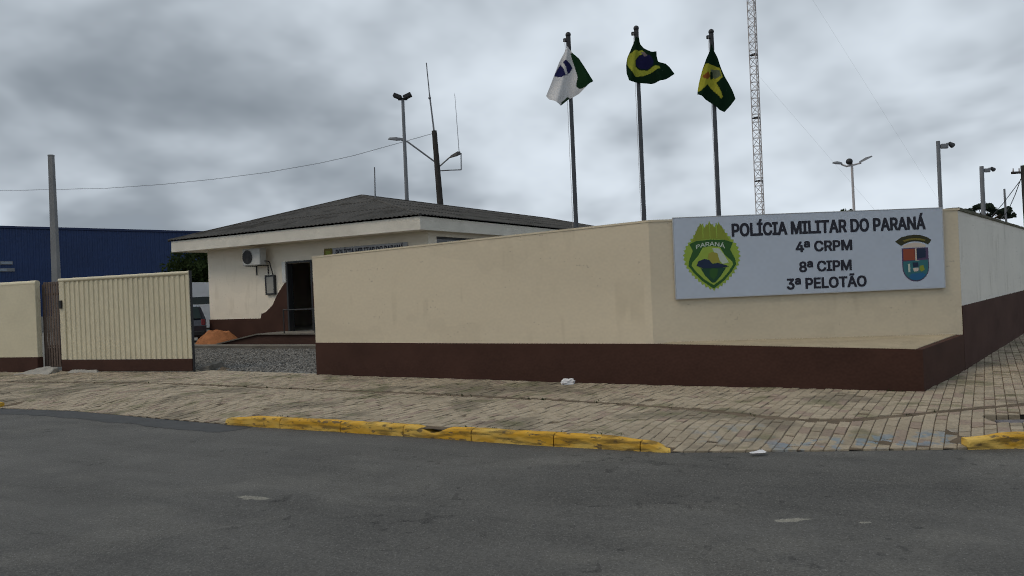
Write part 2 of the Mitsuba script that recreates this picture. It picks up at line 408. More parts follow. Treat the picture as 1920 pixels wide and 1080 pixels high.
# the trench across the pavement, whose pavers were never put back flush
TRENCH = [(-14, 18.2), (-11.41, 17.11), (-7.11, 15.40), (-5.1, 14.28), (-3.35, 13.2), (-0.55, 11.60), (1.29, 10.37), (2.18, 9.62), (2.88, 8.86), (3.30, 8.52), (3.75, 8.48), (4.71, 8.72), (5.9, 9.0), (9, 9.9)]
trench = LineString(TRENCH).buffer(0.075)
kerb_zone = edge_line.buffer(0.15)
kerb_runs = [(sE((-20, 19.7)), s_a), (s_b - 0.08, s_c + 0.05), (s_d, sE((10.5, 10.75)))]
kz = shapely.union_all([shapely.ops.substring(edge_line, a, b).buffer(0.145, cap_style='flat') for a, b in kerb_runs]) if hasattr(shapely, 'ops') else kerb_zone
plinth_poly = Polygon([(L_[0] - 0.01, L_[1] - 0.03), (K_[0], K_[1] - 0.02), Q_, R_, (R_[0] - 0.4, R_[1] + 0.4), (-4, 16.2)])
pave_area = walk_poly.difference(trench).difference(drain_hole).difference(kz).difference(plinth_poly)
view_area = Polygon([(-1.5, 3), (1.5, 3), (20.5, 25), (-19, 22)])
pave_area = pave_area.intersection(view_area)
prep = shapely.prepare(pave_area)
pcs = []
grow = range(-46, 48)
for r in grow:
    i = np.arange(-215, 215)
    off = 0.5 * PV * (i % 2)
    quads = np.stack([np.stack([(i + x) * PU, (r + y) * PV - off], 1) for x, y in ((0, 0), (1, 0), (1, 1), (0, 1))], 1)
    g = 0.0035
    quads = quads + np.array([[g, g], [-g, g], [-g, -g], [g, -g]])
    X = KX + quads[..., 0] * WT[0] + quads[..., 1] * WN[0]
    Y = KY + quads[..., 0] * WT[1] + quads[..., 1] * WN[1]
    polys = shapely.polygons(np.stack([X, Y], -1))
    hit = shapely.intersects(pave_area, polys)
    inside = shapely.contains(pave_area, polys)
    for q, h, ok in zip(polys, hit, inside):
        if not h:
            continue
        if not ok:
            q = q.intersection(pave_area)
            if q.geom_type != 'Polygon' or q.area < 0.10 * PU * PV:
                continue
            q = q.convex_hull if q.convex_hull.area < 1.3 * q.area else None
            if q is None:
                continue
        pcs.append(shapely.geometry.polygon.orient(q))


def paver_mesh(q, jig):
    p = np.array(q.exterior.coords[:-1])
    c = p.mean(0)
    p = c + (p - c) * jig[3]
    n = len(p)
    z = walk_z(np.vstack([p, [c]]))
    ins = c + (p - c) * (1 - 0.007 / np.maximum(np.linalg.norm(p - c, axis=1), 0.02))[:, None]
    top = z[:-1] + jig[0] + (p - c) @ jig[1:3]
    v = np.vstack([np.column_stack([p, top - 0.16]), np.column_stack([p, top - 0.005]), np.column_stack([ins, top])])
    f = []
    for i in range(n):
        j = (i + 1) % n
        f += [[i, j, n + j], [i, n + j, n + i], [n + i, n + j, 2 * n + j], [n + i, 2 * n + j, 2 * n + i]]
    f += [[2 * n, 2 * n + i, 2 * n + i + 1] for i in range(1, n - 1)]
    return trimesh.Trimesh(v, f, process=False)


size = [q.area / (q.centroid.x ** 2 + q.centroid.y ** 2) ** 1.5 * (abs(q.centroid.x) < 0.665 * q.centroid.y) for q in pcs]
order = np.argsort(size)[::-1]
rest = []
for rank, k in enumerate(order):
    jig = (rng.normal(0, 0.003), *rng.normal(0, 0.02, 2), 1 - 0.02 * rng.random())
    m = paver_mesh(pcs[k], jig)
    if rank < 300:
        obj('paver', m, MAT_PAVER, SW)
    else:
        rest.append(m)
obj('paver_field', cat_(rest), MAT_PAVER, SW, kind='stuff', label='pavers farther along the pavement')

# kerb stones
def kerb_run(s0, s1, label, gap=None, taper=None):
    k = thing('kerb', label, 'kerb')
    say(k, kind='structure')
    s = s0
    while s < s1 - 0.15:
        ln = 0.98 + rng.uniform(-0.06, 0.06)
        e = min(s1, s + ln)
        if s1 - e < 0.3:
            e = s1
        secs = []
        n = 25
        for t in np.linspace(s + 0.006, e - 0.006, n):
            p, q = np.array(edge_line.interpolate(t).coords[0]), np.array(edge_line.interpolate(min(t + 0.05, edge_line.length)).coords[0])
            d = (q - p) / np.linalg.norm(q - p)
            nrm = np.array([-d[1], d[0]])
            h = 0.012 + walk_z(np.array([p + nrm * 0.3]))[0] * 0.5 + (noise_h(t) - 0.5) * 0.022
            if gap:
                h -= 0.065 * math.exp(-((t - gap) / 0.16) ** 2)
            if taper:
                h -= 0.07 * smooth_np(taper - 0.22, taper, t)
            end = min(t - s, e - t)
            c = 0.022 + 0.010 * (noise_h(t * 3 + 5) - 0.5) + 0.02 * (end < 0.02)
            lo = ROAD_Z - 0.05
            prof = [(0.0, lo), (0.0, h - c), (c * 0.35, h - c * 0.3), (c, h), (0.13, h), (0.14, h - 0.01), (0.14, lo)]
            secs.append([[*(p + nrm * (o - 0.012)), z] for o, z in prof])
        a = np.array(secs)
        m_ = a.shape[1]
        v = a.reshape(-1, 3)
        f = []
        for i in range(n - 1):
            for j in range(m_):
                j2 = (j + 1) % m_
                f += [[i * m_ + j, i * m_ + j2, (i + 1) * m_ + j2], [i * m_ + j, (i + 1) * m_ + j2, (i + 1) * m_ + j]]
        for base in (0, (n - 1) * m_):
            f += [[base, base + j, base + j + 1] for j in range(1, m_ - 1)]
        msh = trimesh.Trimesh(v, f)
        msh.fix_normals()
        obj('kerb_stone', msh, MAT_KERB, k)
        s = e


def noise_h(t):
    return float(meshkit.fbm(np.array([[t * 4.0, 0.5, 0.5]]), 3, 9)[0])


import shapely.ops
kerb_run(*kerb_runs[1], 'long run of worn yellow kerb stones in front of the beige wall', gap=sE((-1.0, 9.06)), taper=s_c + 0.05)
kerb_run(*kerb_runs[2], 'yellow kerb with a rounded end at the right street corner')
kerb_run(sE((-14, 15.9)), s_a, 'yellow kerb end left of the lowered driveway')

# storm drain at the corner: a sunken opening under a tilted concrete slab
dk = thing('storm_drain', 'storm drain with a dark slot and a grey slab set in the corner pavement', 'drain')
w_ = np.array(drain_hole.exterior.coords[:-1])
c_ = w_.mean(0)
obj('pit', trimesh.Trimesh(np.vstack([np.column_stack([w_ + (w_ - c_) * 0.03, np.full(4, -0.004)]), np.column_stack([w_ + (w_ - c_) * 0.03, np.full(4, -0.30)])]),
                           [[0, 1, 5], [0, 5, 4], [1, 2, 6], [1, 6, 5], [2, 3, 7], [2, 7, 6], [3, 0, 4], [3, 4, 7], [4, 5, 6], [4, 6, 7]], process=False), MAT_PIT, dk)
sl = bev(0.92, 0.34, 0.06, 0.01, (0, 0, 0))
sl.apply_transform(trimesh.transformations.rotation_matrix(0.10, [1, 0, 0]))
sl.apply_transform(frame((5.50, 8.00, -0.062), (0.98, -0.14, 0)))
obj('slab', sl, MAT_DRAIN, dk)

# yard behind the wall
yard_poly = Polygon([(S_[0] - 0.2, S_[1]), (R_[0] - 0.15, R_[1] + 0.1), (K_[0], K_[1] + 0.15), (-4.06, 15.95), (-7.4, 18.05), (-11.2, 19.42), (-20, 22.8), (-46, 34), (-60, 75), (60, 75)])
obj('yard', sheet(yard_poly, -0.012), MAT_GRAVELBED, kind='structure', label='crushed stone yard inside the wall')
gz = Polygon([(-4.0, 16.1), (-7.45, 18.15), (-9.0, 18.8), (-12.6, 26.9), (-6.2, 24.0), (-3.0, 22.5), (-2.6, 18.0)])
base = trimesh.creation.icosphere(0, 1.0)
st = []
x0, y0, x1, y1 = gz.bounds
n_st = 15000
xy = np.column_stack([rng.uniform(x0, x1, n_st * 2), rng.uniform(y0, y1, n_st * 2)])
xy = xy[shapely.contains_xy(gz, xy[:, 0], xy[:, 1])][:n_st]
bv, bf = np.array(base.vertices), np.array(base.faces)
allv, allf = [], []
for k, (x, y) in enumerate(xy):
    s = rng.uniform(0.012, 0.038)
    v = bv * rng.uniform(0.6, 1.25, (12, 1)) * s * np.array([1, rng.uniform(0.6, 1), rng.uniform(0.5, 0.8)])
    a = rng.uniform(0, 6.28)
    v = v @ np.array([[math.cos(a), -math.sin(a), 0], [math.sin(a), math.cos(a), 0], [0, 0, 1]]).T + [x, y, -0.008 + s * 0.25]
    allv.append(v)
    allf.append(bf + 12 * k)
obj('gravel', trimesh.Trimesh(np.vstack(allv), np.vstack(allf), process=False), MAT_STONE, kind='stuff', label='loose grey crushed stone in the gateway', cat='gravel')

# ------------------------------------------------------------------ the perimeter wall and its sign
def offset_in(p, d, k):
    return (p[0] + d[0] * k, p[1] + d[1] * k)


WTOP = 2.565
pw = thing('perimeter_wall', 'long beige wall with dark brown plinth and a splayed corner carrying the police sign', 'wall')
inL, inK, inR = offset_in(L_, WN, 0.16), offset_in(K_, (0.25, 0.97), 0.16), (R_[0] - 0.16, R_[1] + 0.16)
def wall_top(m, lo):
    v = np.array(m.vertices)
    hi = v[:, 2] > lo
    t = np.clip((K_[0] - v[:, 0]) / (K_[0] - L_[0]), 0, 1)
    v[hi, 2] -= 0.15 * t[hi]
    m.vertices = v
    return m


obj('wall', wall_top(prism([L_, K_, R_, inR, inK, inL], -0.05, WTOP - 0.03), 1), MAT_BEIGE, pw)
cap = Polygon([L_, K_, R_, inR, inK, inL]).buffer(0.012, join_style='mitre')
obj('coping', wall_top(prism(cap, WTOP - 0.03, WTOP), 1), MAT_BEIGE, pw)
PZ = {'L': 0.65, 'K': 0.64, 'Q': 0.555, 'R': 0.565}
oL, oK = offset_in(L_, WN, -0.012), offset_in(K_, (0.3, 0.95), -0.012)
pl = [(*oL, 0.65), (*oK, 0.64), (*Q_, 0.555), (*R_, 0.565)]
oR = (R_[0] + 0.014, R_[1])
top = np.array([(oL[0], oL[1], 0.65), (oK[0], oK[1], 0.64), (Q_[0], Q_[1], 0.555), (oR[0], oR[1], 0.565), (inR[0], inR[1], 0.565), (inK[0], inK[1], 0.64), (inL[0], inL[1], 0.65)])
bot = top.copy()
bot[:, 2] = -0.06
v = np.vstack([top, bot])
f = []
for i in range(7):
    j = (i + 1) % 7
    f += [[i, j, 7 + j], [i, 7 + j, 7 + i]]
f += [[0, 6, 5], [0, 5, 1], [1, 5, 3], [1, 3, 2], [5, 4, 3]]
m = trimesh.Trimesh(v, f, process=False)
m.fix_normals()
obj('plinth', m, MAT_BROWN, pw)
# the mortar fillet on the ledge, its beige darkened to cancel the sky light from above; the plinth's rim stays brown towards the side street
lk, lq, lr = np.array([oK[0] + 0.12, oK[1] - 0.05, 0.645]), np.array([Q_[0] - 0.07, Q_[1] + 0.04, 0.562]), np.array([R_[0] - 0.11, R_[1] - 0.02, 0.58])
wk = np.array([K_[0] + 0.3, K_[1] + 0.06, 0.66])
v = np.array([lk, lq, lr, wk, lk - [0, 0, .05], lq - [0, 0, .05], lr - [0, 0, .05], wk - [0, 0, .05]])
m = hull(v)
obj('ledge', m, MAT_LEDGE, pw, label='sloping ledge on the plinth under the sign, beige darkened against the sky light')

sw = thing('side_wall', 'pale grey wall with brown lower band running back along the side street', 'wall')
sp0 = np.array(R_)
sd = np.array(SIDE)
sn = np.array([-SIDE[1], SIDE[0]])


def side_box(s0, s1, o0, o1, z0, z1):
    a, b = sp0 + sd * s0, sp0 + sd * s1
    return prism([a + sn * o0, b + sn * o0, b + sn * o1, a + sn * o1], z0, z1)


obj('wall', side_box(0.01, 26, 0.0, 0.15, 1.02, 2.53), MAT_GREYWALL, sw)
obj('lower_band', side_box(0.015, 26, -0.014, 0.15, -0.05, 1.02), MAT_BROWN2, sw)
pv = []
for s in np.arange(0.02, 26, 0.4):
    h = 0.03 + 0.035 * noise_h(s * 1.7)
    pv.append(side_box(s, min(s + 0.395, 26), -0.012 - 0.02 * noise_h(s * 2 + 3), 0.17, 2.53, 2.53 + h))
obj('coping', cat_(pv), MAT_MOSSCAP, sw, label='dark mossy wall top')

sg = thing('police_sign', 'large pale blue sign board with green badge and shield, high on the beige wall', 'sign')
cd = np.array([R_[0] - K_[0], R_[1] - K_[1]])
cd /= np.linalg.norm(cd)
sgp = np.array(K_) + cd * 0.379
FS = facade_frame(sgp, cd, 1.325)
FS[:3, 0] *= 1.036
FS[:3, 1] *= 1.012
SWD, SHT = 4.13, 1.235
obj('board', put(bev(SWD, SHT, 0.03, 0.003, (SWD / 2, SHT / 2, 0.035)), FS), MAT_BOARD, sg)
fr = cat_([bev(SWD + 0.024, 0.012, 0.04, 0.003, (SWD / 2, -0.006, 0.034)), bev(SWD + 0.024, 0.012, 0.04, 0.003, (SWD / 2, SHT + 0.006, 0.034)),
           bev(0.012, SHT - 0.002, 0.04, 0.003, (-0.006, SHT / 2, 0.034)), bev(0.012, SHT - 0.002, 0.04, 0.003, (SWD + 0.006, SHT / 2, 0.034))])
obj('frame', put(fr, FS), MAT_ALU, sg)


def line_of_text(text, x0, x1, y, h, parent, fr_, z=0.0505, mt=MAT_LETTER, bold=True, depth=0.002):
    t = meshkit.text_mesh(text, h, depth, bold)
    b = t.bounds
    t.apply_translation([-b[0][0], 0, 0])
    t.apply_scale([(x1 - x0) / (b[1][0] - b[0][0]), 1, 1])
    t.apply_translation([x0, y, z])
    if bold:
        w = h * 0.035
        t = cat_([t.copy().apply_translation([dx * w, dy * w * 0.6, k * 0.0003]) for k, (dx, dy) in enumerate([(0, 0), (-1, 0), (1, 0), (-0.7, 1), (0.7, 1), (0.7, -1), (-0.7, -1)])])
    obj('lettering', put(t, fr_), mt, parent)


line_of_text('POLÍCIA MILITAR DO PARANÁ', 0.885, 3.86, 0.925, 0.185, sg, FS)
line_of_text('4ª CRPM', 1.85, 2.71, 0.645, 0.150, sg, FS)
line_of_text('8ª CIPM', 1.89, 2.69, 0.335, 0.150, sg, FS)
line_of_text('3ª PELOTÃO', 1.69, 2.91, 0.075, 0.155, sg, FS)


def layer(name, pts, parent, fr_, z, mt, t=0.003, holes=None, label=None):
    p = (pts if not isinstance(pts, list) else Polygon(pts)).buffer(0)
    ms = [prism(g, z, z + t) for g in getattr(p, 'geoms', [p]) if g.area > 1e-6]
    return obj(name, put(cat_(ms), fr_), 'mat_print_' + mt, parent, label=label)


# badge, drawn in millimetres from the board's lower left
bg = numbered(sg + '__badge')


def bp(pts, cx=0.557, cy=0.63, k=1.245e-3):
    return [(cx + (x - 490) * k, cy - (y - 555) * k) for x, y in pts]


outer = bp([(335, 190), (372, 128), (402, 175), (432, 165), (480, 115), (525, 165), (558, 175), (592, 128), (635, 190), (690, 270), (765, 355), (825, 440), (850, 550), (832, 660), (765, 775), (670, 880), (580, 950),
            (500, 988), (420, 950), (330, 880), (228, 775), (155, 660), (136, 550), (160, 440), (222, 355), (290, 270)])
ol = Polygon(outer)
ring = ol.exterior
spikes = []
N = 44
for i in range(N * 2):
    q = np.array(ring.interpolate(i / (2 * N), normalized=True).coords[0])
    c = np.array(bp([(490, 555)])[0])
    spikes.append(c + (q - c) * (1.0 if i % 2 == 0 else 0.925))
B = bg
key = layer('rays', Polygon(spikes), bg, FS, 0.0505, 'lime')
inner1 = Polygon(bp([(225, 395), (310, 360), (480, 350), (660, 360), (755, 395), (720, 480), (775, 600), (785, 665), (725, 755), (635, 855), (500, 955), (365, 855), (270, 755), (205, 665), (215, 600), (265, 480)]))
crown_ = Polygon(bp([(335, 200), (372, 150), (402, 215), (432, 190), (480, 140), (525, 190), (555, 215), (592, 150), (632, 200), (690, 320), (720, 372), (600, 345), (480, 335), (370, 345), (255, 372), (285, 310)]))
layer('crown', crown_, bg, FS, 0.0536, 'olive')
for a, b in ((395, 8), (480, 6), (562, 8)):
    layer('crown_gap', bp([(a - b, 150), (a + b, 150), (a + b * 0.6, 330), (a - b * 0.6, 330)]), bg, FS, 0.0567, 'lime', 0.002)
layer('shield_border', inner1, bg, FS, 0.0536, 'green')
field = Polygon(bp([(385, 445), (480, 430), (595, 445), (650, 545), (735, 625), (748, 665), (695, 745), (612, 835), (500, 912), (388, 835), (300, 745), (242, 665), (252, 625), (325, 545)]))
layer('shield_field', field, bg, FS, 0.0567, 'lime')
layer('sky_panel', bp([(500, 455), (585, 462), (640, 540), (695, 640), (620, 655), (540, 560)]), bg, FS, 0.0598, 'pale')
layer('sun_panel', bp([(455, 520), (500, 500), (560, 520), (590, 640), (480, 640), (440, 580)]), bg, FS, 0.0605, 'sand', 0.003)
layer('hill', bp([(300, 665), (325, 610), (400, 585), (455, 600), (495, 650), (560, 640), (660, 672), (690, 690), (600, 700), (380, 700)]), bg, FS, 0.0645, 'navy')
layer('lower_field', bp([(350, 700), (660, 700), (600, 790), (520, 880), (480, 880), (400, 790)]), bg, FS, 0.0598, 'deepgreen')
layer('lower_stripe', bp([(455, 720), (500, 700), (560, 715), (545, 800), (500, 850), (455, 800)]), bg, FS, 0.063, 'green')
tm = meshkit.text_mesh('PARANÁ', 0.060, 0.002, True)
b = tm.bounds
tm.apply_translation([-(b[0][0] + b[1][0]) / 2, 0, 0])
tm.apply_scale([0.44 / (b[1][0] - b[0][0]), 1, 1])
vv = np.array(tm.vertices)
vv[:, 1] -= 0.9 * vv[:, 0] ** 2
tm.vertices = vv
tm.apply_translation([0.545, 0.790, 0.0568])
obj('lettering', put(tm, FS), 'mat_print_pale', bg)

cr = numbered(sg + '__shield')


def cp(pts, cx=3.672, cy=0.475, k=9.15e-4):
    return [(cx + (x - 510) * k, cy - (y - 565) * k) for x, y in pts]


def arc(cx, cy, rx, ry, a0, a1, n=14):
    return [(cx + rx * math.cos(math.radians(a)), cy + ry * math.sin(math.radians(a))) for a in np.linspace(a0, a1, n)]


layer('crown', cp([(190, 275), (300, 205), (420, 178), (520, 170), (620, 178), (730, 215), (810, 270), (750, 345), (690, 315), (610, 290), (520, 280), (430, 290), (360, 315), (290, 350)]), cr, FS, 0.0505, 'crown')
layer('crown_band', cp([(320, 262), (420, 235), (520, 226), (620, 235), (710, 262), (690, 285), (610, 262), (520, 254), (430, 262), (345, 285)]), cr, FS, 0.0536, 'gold', 0.002)
layer('scroll', cp([(320, 350), (430, 312), (520, 302), (620, 312), (705, 345), (700, 385), (330, 385)]), cr, FS, 0.0505, 'cream')
sh = Polygon(cp([(300, 392), (745, 392), (752, 700)] + arc(525, 720, 226, 245, 0, 180) + [(298, 700)]))
layer('shield_border', sh, cr, FS, 0.0505, 'violet')
layer('red_quarter', cp([(320, 408), (515, 408), (515, 600), (320, 600)]), cr, FS, 0.0536, 'red')
layer('violet_quarter', cp([(545, 408), (700, 408), (700, 560), (545, 580)]), cr, FS, 0.0536, 'navy')
layer('divider', cp([(520, 400), (542, 400), (545, 600), (600, 610), (520, 612)]), cr, FS, 0.0567, 'cream')
layer('sea_field', cp([(312, 618), (735, 600), (738, 720)] + arc(525, 720, 213, 228, 0, 180) + [(312, 720)]), cr, FS, 0.0536, 'teal')
layer('water', cp([(440, 830), (640, 820), (690, 860), (610, 925), (525, 945), (440, 925), (400, 880)]), cr, FS, 0.0567, 'sea')
layer('ship', cp([(470, 640), (560, 640), (570, 715), (480, 720)]), cr, FS, 0.0567, 'navy')
layer('sail', cp([(470, 735), (570, 730), (560, 790), (490, 795)]), cr, FS, 0.0567, 'cream')
layer('palm', cp([(590, 700), (650, 690), (670, 770), (620, 800), (580, 770)]), cr, FS, 0.0567, 'olive')
layer('column', cp([(390, 660), (425, 660), (425, 800), (390, 800)]), cr, FS, 0.0567, 'pale')

# ------------------------------------------------------------------ gate, gate wall and pickets
G0, G1 = np.array([-11.16, 19.09]), np.array([-7.33, 17.61])
gd = (G1 - G0) / np.linalg.norm(G1 - G0)
GL = float(np.linalg.norm(G1 - G0))
FG = facade_frame(G0, gd, 0.0)
gt = thing('sliding_gate', 'cream ribbed metal sliding gate with brown kick board, drawn open at the driveway', 'gate')
obj('kick_board', put(bev(GL, 0.27, 0.06, 0.006, (GL / 2, 0.155, 0.0)), FG), MAT_BROWN, gt)
obj('sheet', put(bev(GL - 0.04, 1.93, 0.012, 0.002, (GL / 2, 1.262, -0.014)), FG), MAT_GATE, gt)
obj('top_rail', put(tube((0.0, 2.255, 0.0), (GL, 2.255, 0.0), 0.045, 0.045, 16), FG), MAT_GATE, gt, smooth=40)
obj('stile', put(bev(0.17, 1.93, 0.05, 0.006, (0.085, 1.262, 0.0)), FG), MAT_GATE, gt)
obj('stile', put(bev(0.10, 1.93, 0.05, 0.006, (GL - 0.05, 1.262, 0.0)), FG), MAT_GATE, gt)
n_s = 24
xs = np.linspace(0.30, GL - 0.18, n_s)
for x in xs:
    w = (xs[1] - xs[0]) * 0.62
    s_ = Polygon([(x - w / 2, 0), (x - w / 2 + 0.012, 0.022), (x + w / 2 - 0.012, 0.022), (x + w / 2, 0)])
    mm = trimesh.creation.extrude_polygon(s_, 1.93, engine='earcut')
    mm.apply_transform(np.array([[1, 0, 0, 0], [0, 0, 1, 0.297], [0, 1, 0, -0.0085], [0, 0, 0, 1.0]]))
    mm.fix_normals()
    obj('slat', put(mm, FG), MAT_GATE, gt)
obj('lock', put(bev(0.085, 0.20, 0.05, 0.008, (0.06, 1.66, 0.045)), FG), MAT_BLACK, gt)
obj('end_post', put(bev(0.022, 2.30, 0.06, 0.004, (GL + 0.013, 1.15, -0.02)), FG), MAT_DARKMETAL, gt)
gw = thing('gate_wall', 'beige boundary wall with brown base at the left edge of the picture', 'wall')
W0, W1 = np.array([-11.9, 19.38]), np.array([-19.9, 22.5])
wd = (W0 - W1) / np.linalg.norm(W0 - W1)
WLN = float(np.linalg.norm(W0 - W1))
FW = facade_frame(W1, wd, 0.0)
obj('wall', put(bev(WLN, 1.86, 0.14, 0.01, (WLN / 2, 1.295, -0.02)), FW), MAT_GATE, gw)
obj('coping', put(tube((0, 2.215, -0.02), (WLN, 2.215, -0.02), 0.075, 0.075, 14), FW), MAT_GATE, gw, smooth=40)
obj('plinth', put(bev(WLN, 0.43, 0.16, 0.008, (WLN / 2, 0.15, -0.02)), FW), MAT_BROWN, gw)
pk = thing('picket_gate', 'narrow dark brown barred wicket gate between the two cream panels', 'gate')
FP = facade_frame(W0 - np.array([0.0, -0.22]), (G0 - W0) + np.array([0.05, 0]), 0.0)
PWD = 0.76
for x in (0.04, PWD - 0.03):
    obj('stile', put(bev(0.05, 2.12, 0.05, 0.005, (x, 1.12, 0)), FP), MAT_PICKET, pk)
for y in (0.62, 1.93, 2.16):
    obj('rail', put(bev(PWD - 0.13, 0.05, 0.04, 0.004, (PWD / 2, y, 0)), FP), MAT_PICKET, pk)
for x in np.linspace(0.12, PWD - 0.12, 7):
    obj('bar', put(bev(0.062, 2.14, 0.018, 0.004, (x, 1.17, 0.032)), FP), MAT_PICKET, pk)
obj('kick_plate', put(bev(PWD - 0.11, 0.48, 0.02, 0.004, (PWD / 2, 0.34, 0.0)), FP), MAT_BROWN, pk)
obj('post', put(bev(0.07, 2.26, 0.10, 0.006, (-0.03, 1.1, 0.12)), FP), MAT_DARKMETAL, pk)


def lump(pts, seed, amp=0.02, sub=3):
    m = hull(pts)
    m = m.subdivide_to_size(0.12)
    v = np.array(m.vertices)
    v += (np.stack([meshkit.noise(v * 9, seed + k) for k in range(3)], -1) - 0.5) * amp * 2
    m.vertices = v
    return m


obj('concrete_ramp', lump([(-12.3, 18.85, -0.02), (-11.1, 18.35, -0.02), (-11.2, 19.05, -0.02), (-11.95, 19.3, -0.02), (-11.55, 18.95, 0.11), (-11.2, 18.85, 0.11), (-11.3, 19.1, 0.13), (-11.8, 19.25, 0.12)], 4), MAT_CONCRETE,
    label='small pale concrete ramp at the foot of the brown barred gate', cat='ramp')
obj('concrete_strip', lump([(-10.9, 18.72, -0.02), (-9.9, 18.36, -0.02), (-10.0, 18.6, -0.02), (-10.9, 18.92, -0.02), (-10.75, 18.76, 0.05), (-10.0, 18.48, 0.05), (-10.8, 18.9, 0.06), (-10.05, 18.58, 0.05)], 6), MAT_CONCRETE,
    label='low strip of spilled concrete under the left end of the ribbed gate', cat='concrete strip')
gs = thing('gate_stop', 'short tan concrete block at the right end of the ribbed gate', 'block')
obj('block', lump([(-7.25, 17.75, -0.02), (-7.0, 17.68, -0.02), (-6.95, 18.5, -0.02), (-7.2, 18.55, -0.02), (-7.22, 17.8, 0.10), (-7.02, 17.74, 0.10), (-6.97, 18.45, 0.14), (-7.18, 18.5, 0.14)], 8, 0.02), MAT_WORNC, gs)
obj('sand_heap', lump([(-6.85, 17.7, -0.02), (-6.55, 17.55, -0.02), (-6.6, 18.1, -0.02), (-6.9, 18.2, -0.02), (-6.75, 17.85, 0.07)], 9, 0.02), MAT_SOIL, gs)

# ------------------------------------------------------------------ the police house
HU, HV = np.array([0.866, -0.5]), np.array([0.5, 0.866])
HA = np.array([-11.2, 28.6])
FH = facade_frame(HA, HU, 0.0)
HW, HD = 10.05, 22.0
ZS = 3.46
hs = thing('police_house', 'low cream house with brown base, grey hipped roof and broad pale eaves behind the wall', 'house')


def hb(x0, x1, y0, y1, z0, z1, b=0.004):
    """box in facade coordinates: x along the front, y height, z outwards (negative = into the house)"""
    return put(bev(x1 - x0, y1 - y0, z1 - z0, b, ((x0 + x1) / 2, (y0 + y1) / 2, (z0 + z1) / 2)), FH)


front = Polygon([(0, 0), (HW, 0), (HW, ZS), (0, ZS)], [[(4.05, 0.42), (5.18, 0.42), (5.18, 2.76), (4.05, 2.76)]])
fm = trimesh.creation.extrude_polygon(front, 0.2, engine='earcut')
fm.apply_translation([0, 0, -0.2])
obj('front_wall', put(fm, FH), MAT_HOUSE, hs)
obj('left_wall', hb(0, 0.2, 0, ZS, -HD, -0.201, 0.002), MAT_HOUSE, hs)
obj('back_wall', hb(0.201, HW - 0.201, 0, ZS, -HD, -HD + 0.2, 0.002), MAT_HOUSE, hs)
right = Polygon([(0, 0), (HD - 0.2, 0), (HD - 0.2, ZS), (0, ZS)], [[(0.25, 1.6), (4.6, 1.6), (4.6, 3.30), (0.25, 3.30)], [(6.0, 1.6), (9.0, 1.6), (9.0, 3.30), (6.0, 3.30)]])
rm = trimesh.creation.extrude_polygon(right, 0.2, engine='earcut')
FR = facade_frame(HA + HU * (HW - 0.0) + HV * 0.201, HV, 0.0)
rm.apply_translation([0, 0, -0.2])
obj('right_wall', put(rm, FR), MAT_HOUSE, hs)
for x0, x1 in ((0.25, 4.6), (6.0, 9.0)):
    w = obj('window', put(cat_([bev(x1 - x0, 0.06, 0.06, 0.004, ((x0 + x1) / 2, 1.63, -0.1)), bev(x1 - x0, 0.06, 0.06, 0.004, ((x0 + x1) / 2, 3.27, -0.1)),
                                *[bev(0.06, 1.57, 0.055, 0.004, (x, 2.45, -0.1)) for x in np.linspace(x0 + 0.03, x1 - 0.03, 4)]]), FR), MAT_DARKMETAL, hs)
    obj('pane', put(bev(x1 - x0 - 0.02, 1.68, 0.008, 0.001, ((x0 + x1) / 2, 2.45, -0.12)), FR), MAT_WINDOW, w)
obj('floor', hb(0.21, HW - 0.21, 0.3, 0.41, -HD + 0.21, -0.205, 0.002), MAT_CONCRETE, hs)
# flared brown surround round the door, continuing the base band
for pts in ([(-0.02, 0), (4.04, 0), (4.04, 2.12), (3.92, 2.10), (3.55, 1.72), (3.30, 1.36), (2.95, 1.12), (2.72, 1.06), (2.69, 0.90), (-0.02, 0.90)],
            [(5.19, 0), (HW + 0.02, 0), (HW + 0.02, 0.90), (6.55, 0.90), (6.5, 1.06), (6.2, 1.15), (5.85, 1.4), (5.5, 1.78), (5.32, 2.06), (5.19, 2.12)]):
    bm = trimesh.creation.extrude_polygon(Polygon(pts), 0.025, engine='earcut')
    obj('base_band', put(bm, FH), MAT_BROWN, hs)
dr_ = obj('door', put(cat_([bev(0.07, 2.34, 0.25, 0.005, (4.05, 1.592, -0.09)), bev(0.07, 2.34, 0.25, 0.005, (5.185, 1.592, -0.09)), bev(1.20, 0.07, 0.25, 0.005, (4.615, 2.797, -0.09))]), FH), MAT_DARKMETAL, hs, label='open doorway with dark frame')
obj('inner_wall', hb(1.5, 8.5, 0.412, ZS - 0.1, -5.2, -5.05, 0.002), MAT_BROWN2, hs)
obj('reveal', hb(3.82, 3.98, 2.122, 2.83, 0.002, 0.03, 0.004), MAT_WHITE, hs)
obj('apron', hb(-1.2, HW + 0.8, -0.05, 0.10, 0.026, 1.9, 0.01), MAT_WORNC, hs)
rp = trimesh.creation.extrude_polygon(Polygon([(2.1, 0.101), (6.6, 0.101), (6.6, 0.40), (3.9, 0.40)]), 1.25, engine='earcut')
rp.apply_translation([0, 0, 0.03])
rk = obj('ramp', put(rp, FH), MAT_BROWN2, hs)
rp = trimesh.creation.extrude_polygon(Polygon([(2.05, 0.105), (3.9, 0.405), (6.62, 0.405), (6.62, 0.445), (3.89, 0.445), (1.9, 0.12)]), 1.32, engine='earcut')
rp.apply_translation([0, 0, 0.028])
obj('ramp_top', put(rp, FH), MAT_WORNC, rk)
hr = put(cat_([polytube([(5.05, 0.44, 1.2), (5.05, 1.2, 1.2), (6.4, 1.2, 1.2), (6.4, 0.44, 1.2)], 0.02)]), FH)
obj('handrail', hr, MAT_DARKMETAL, hs, smooth=40)
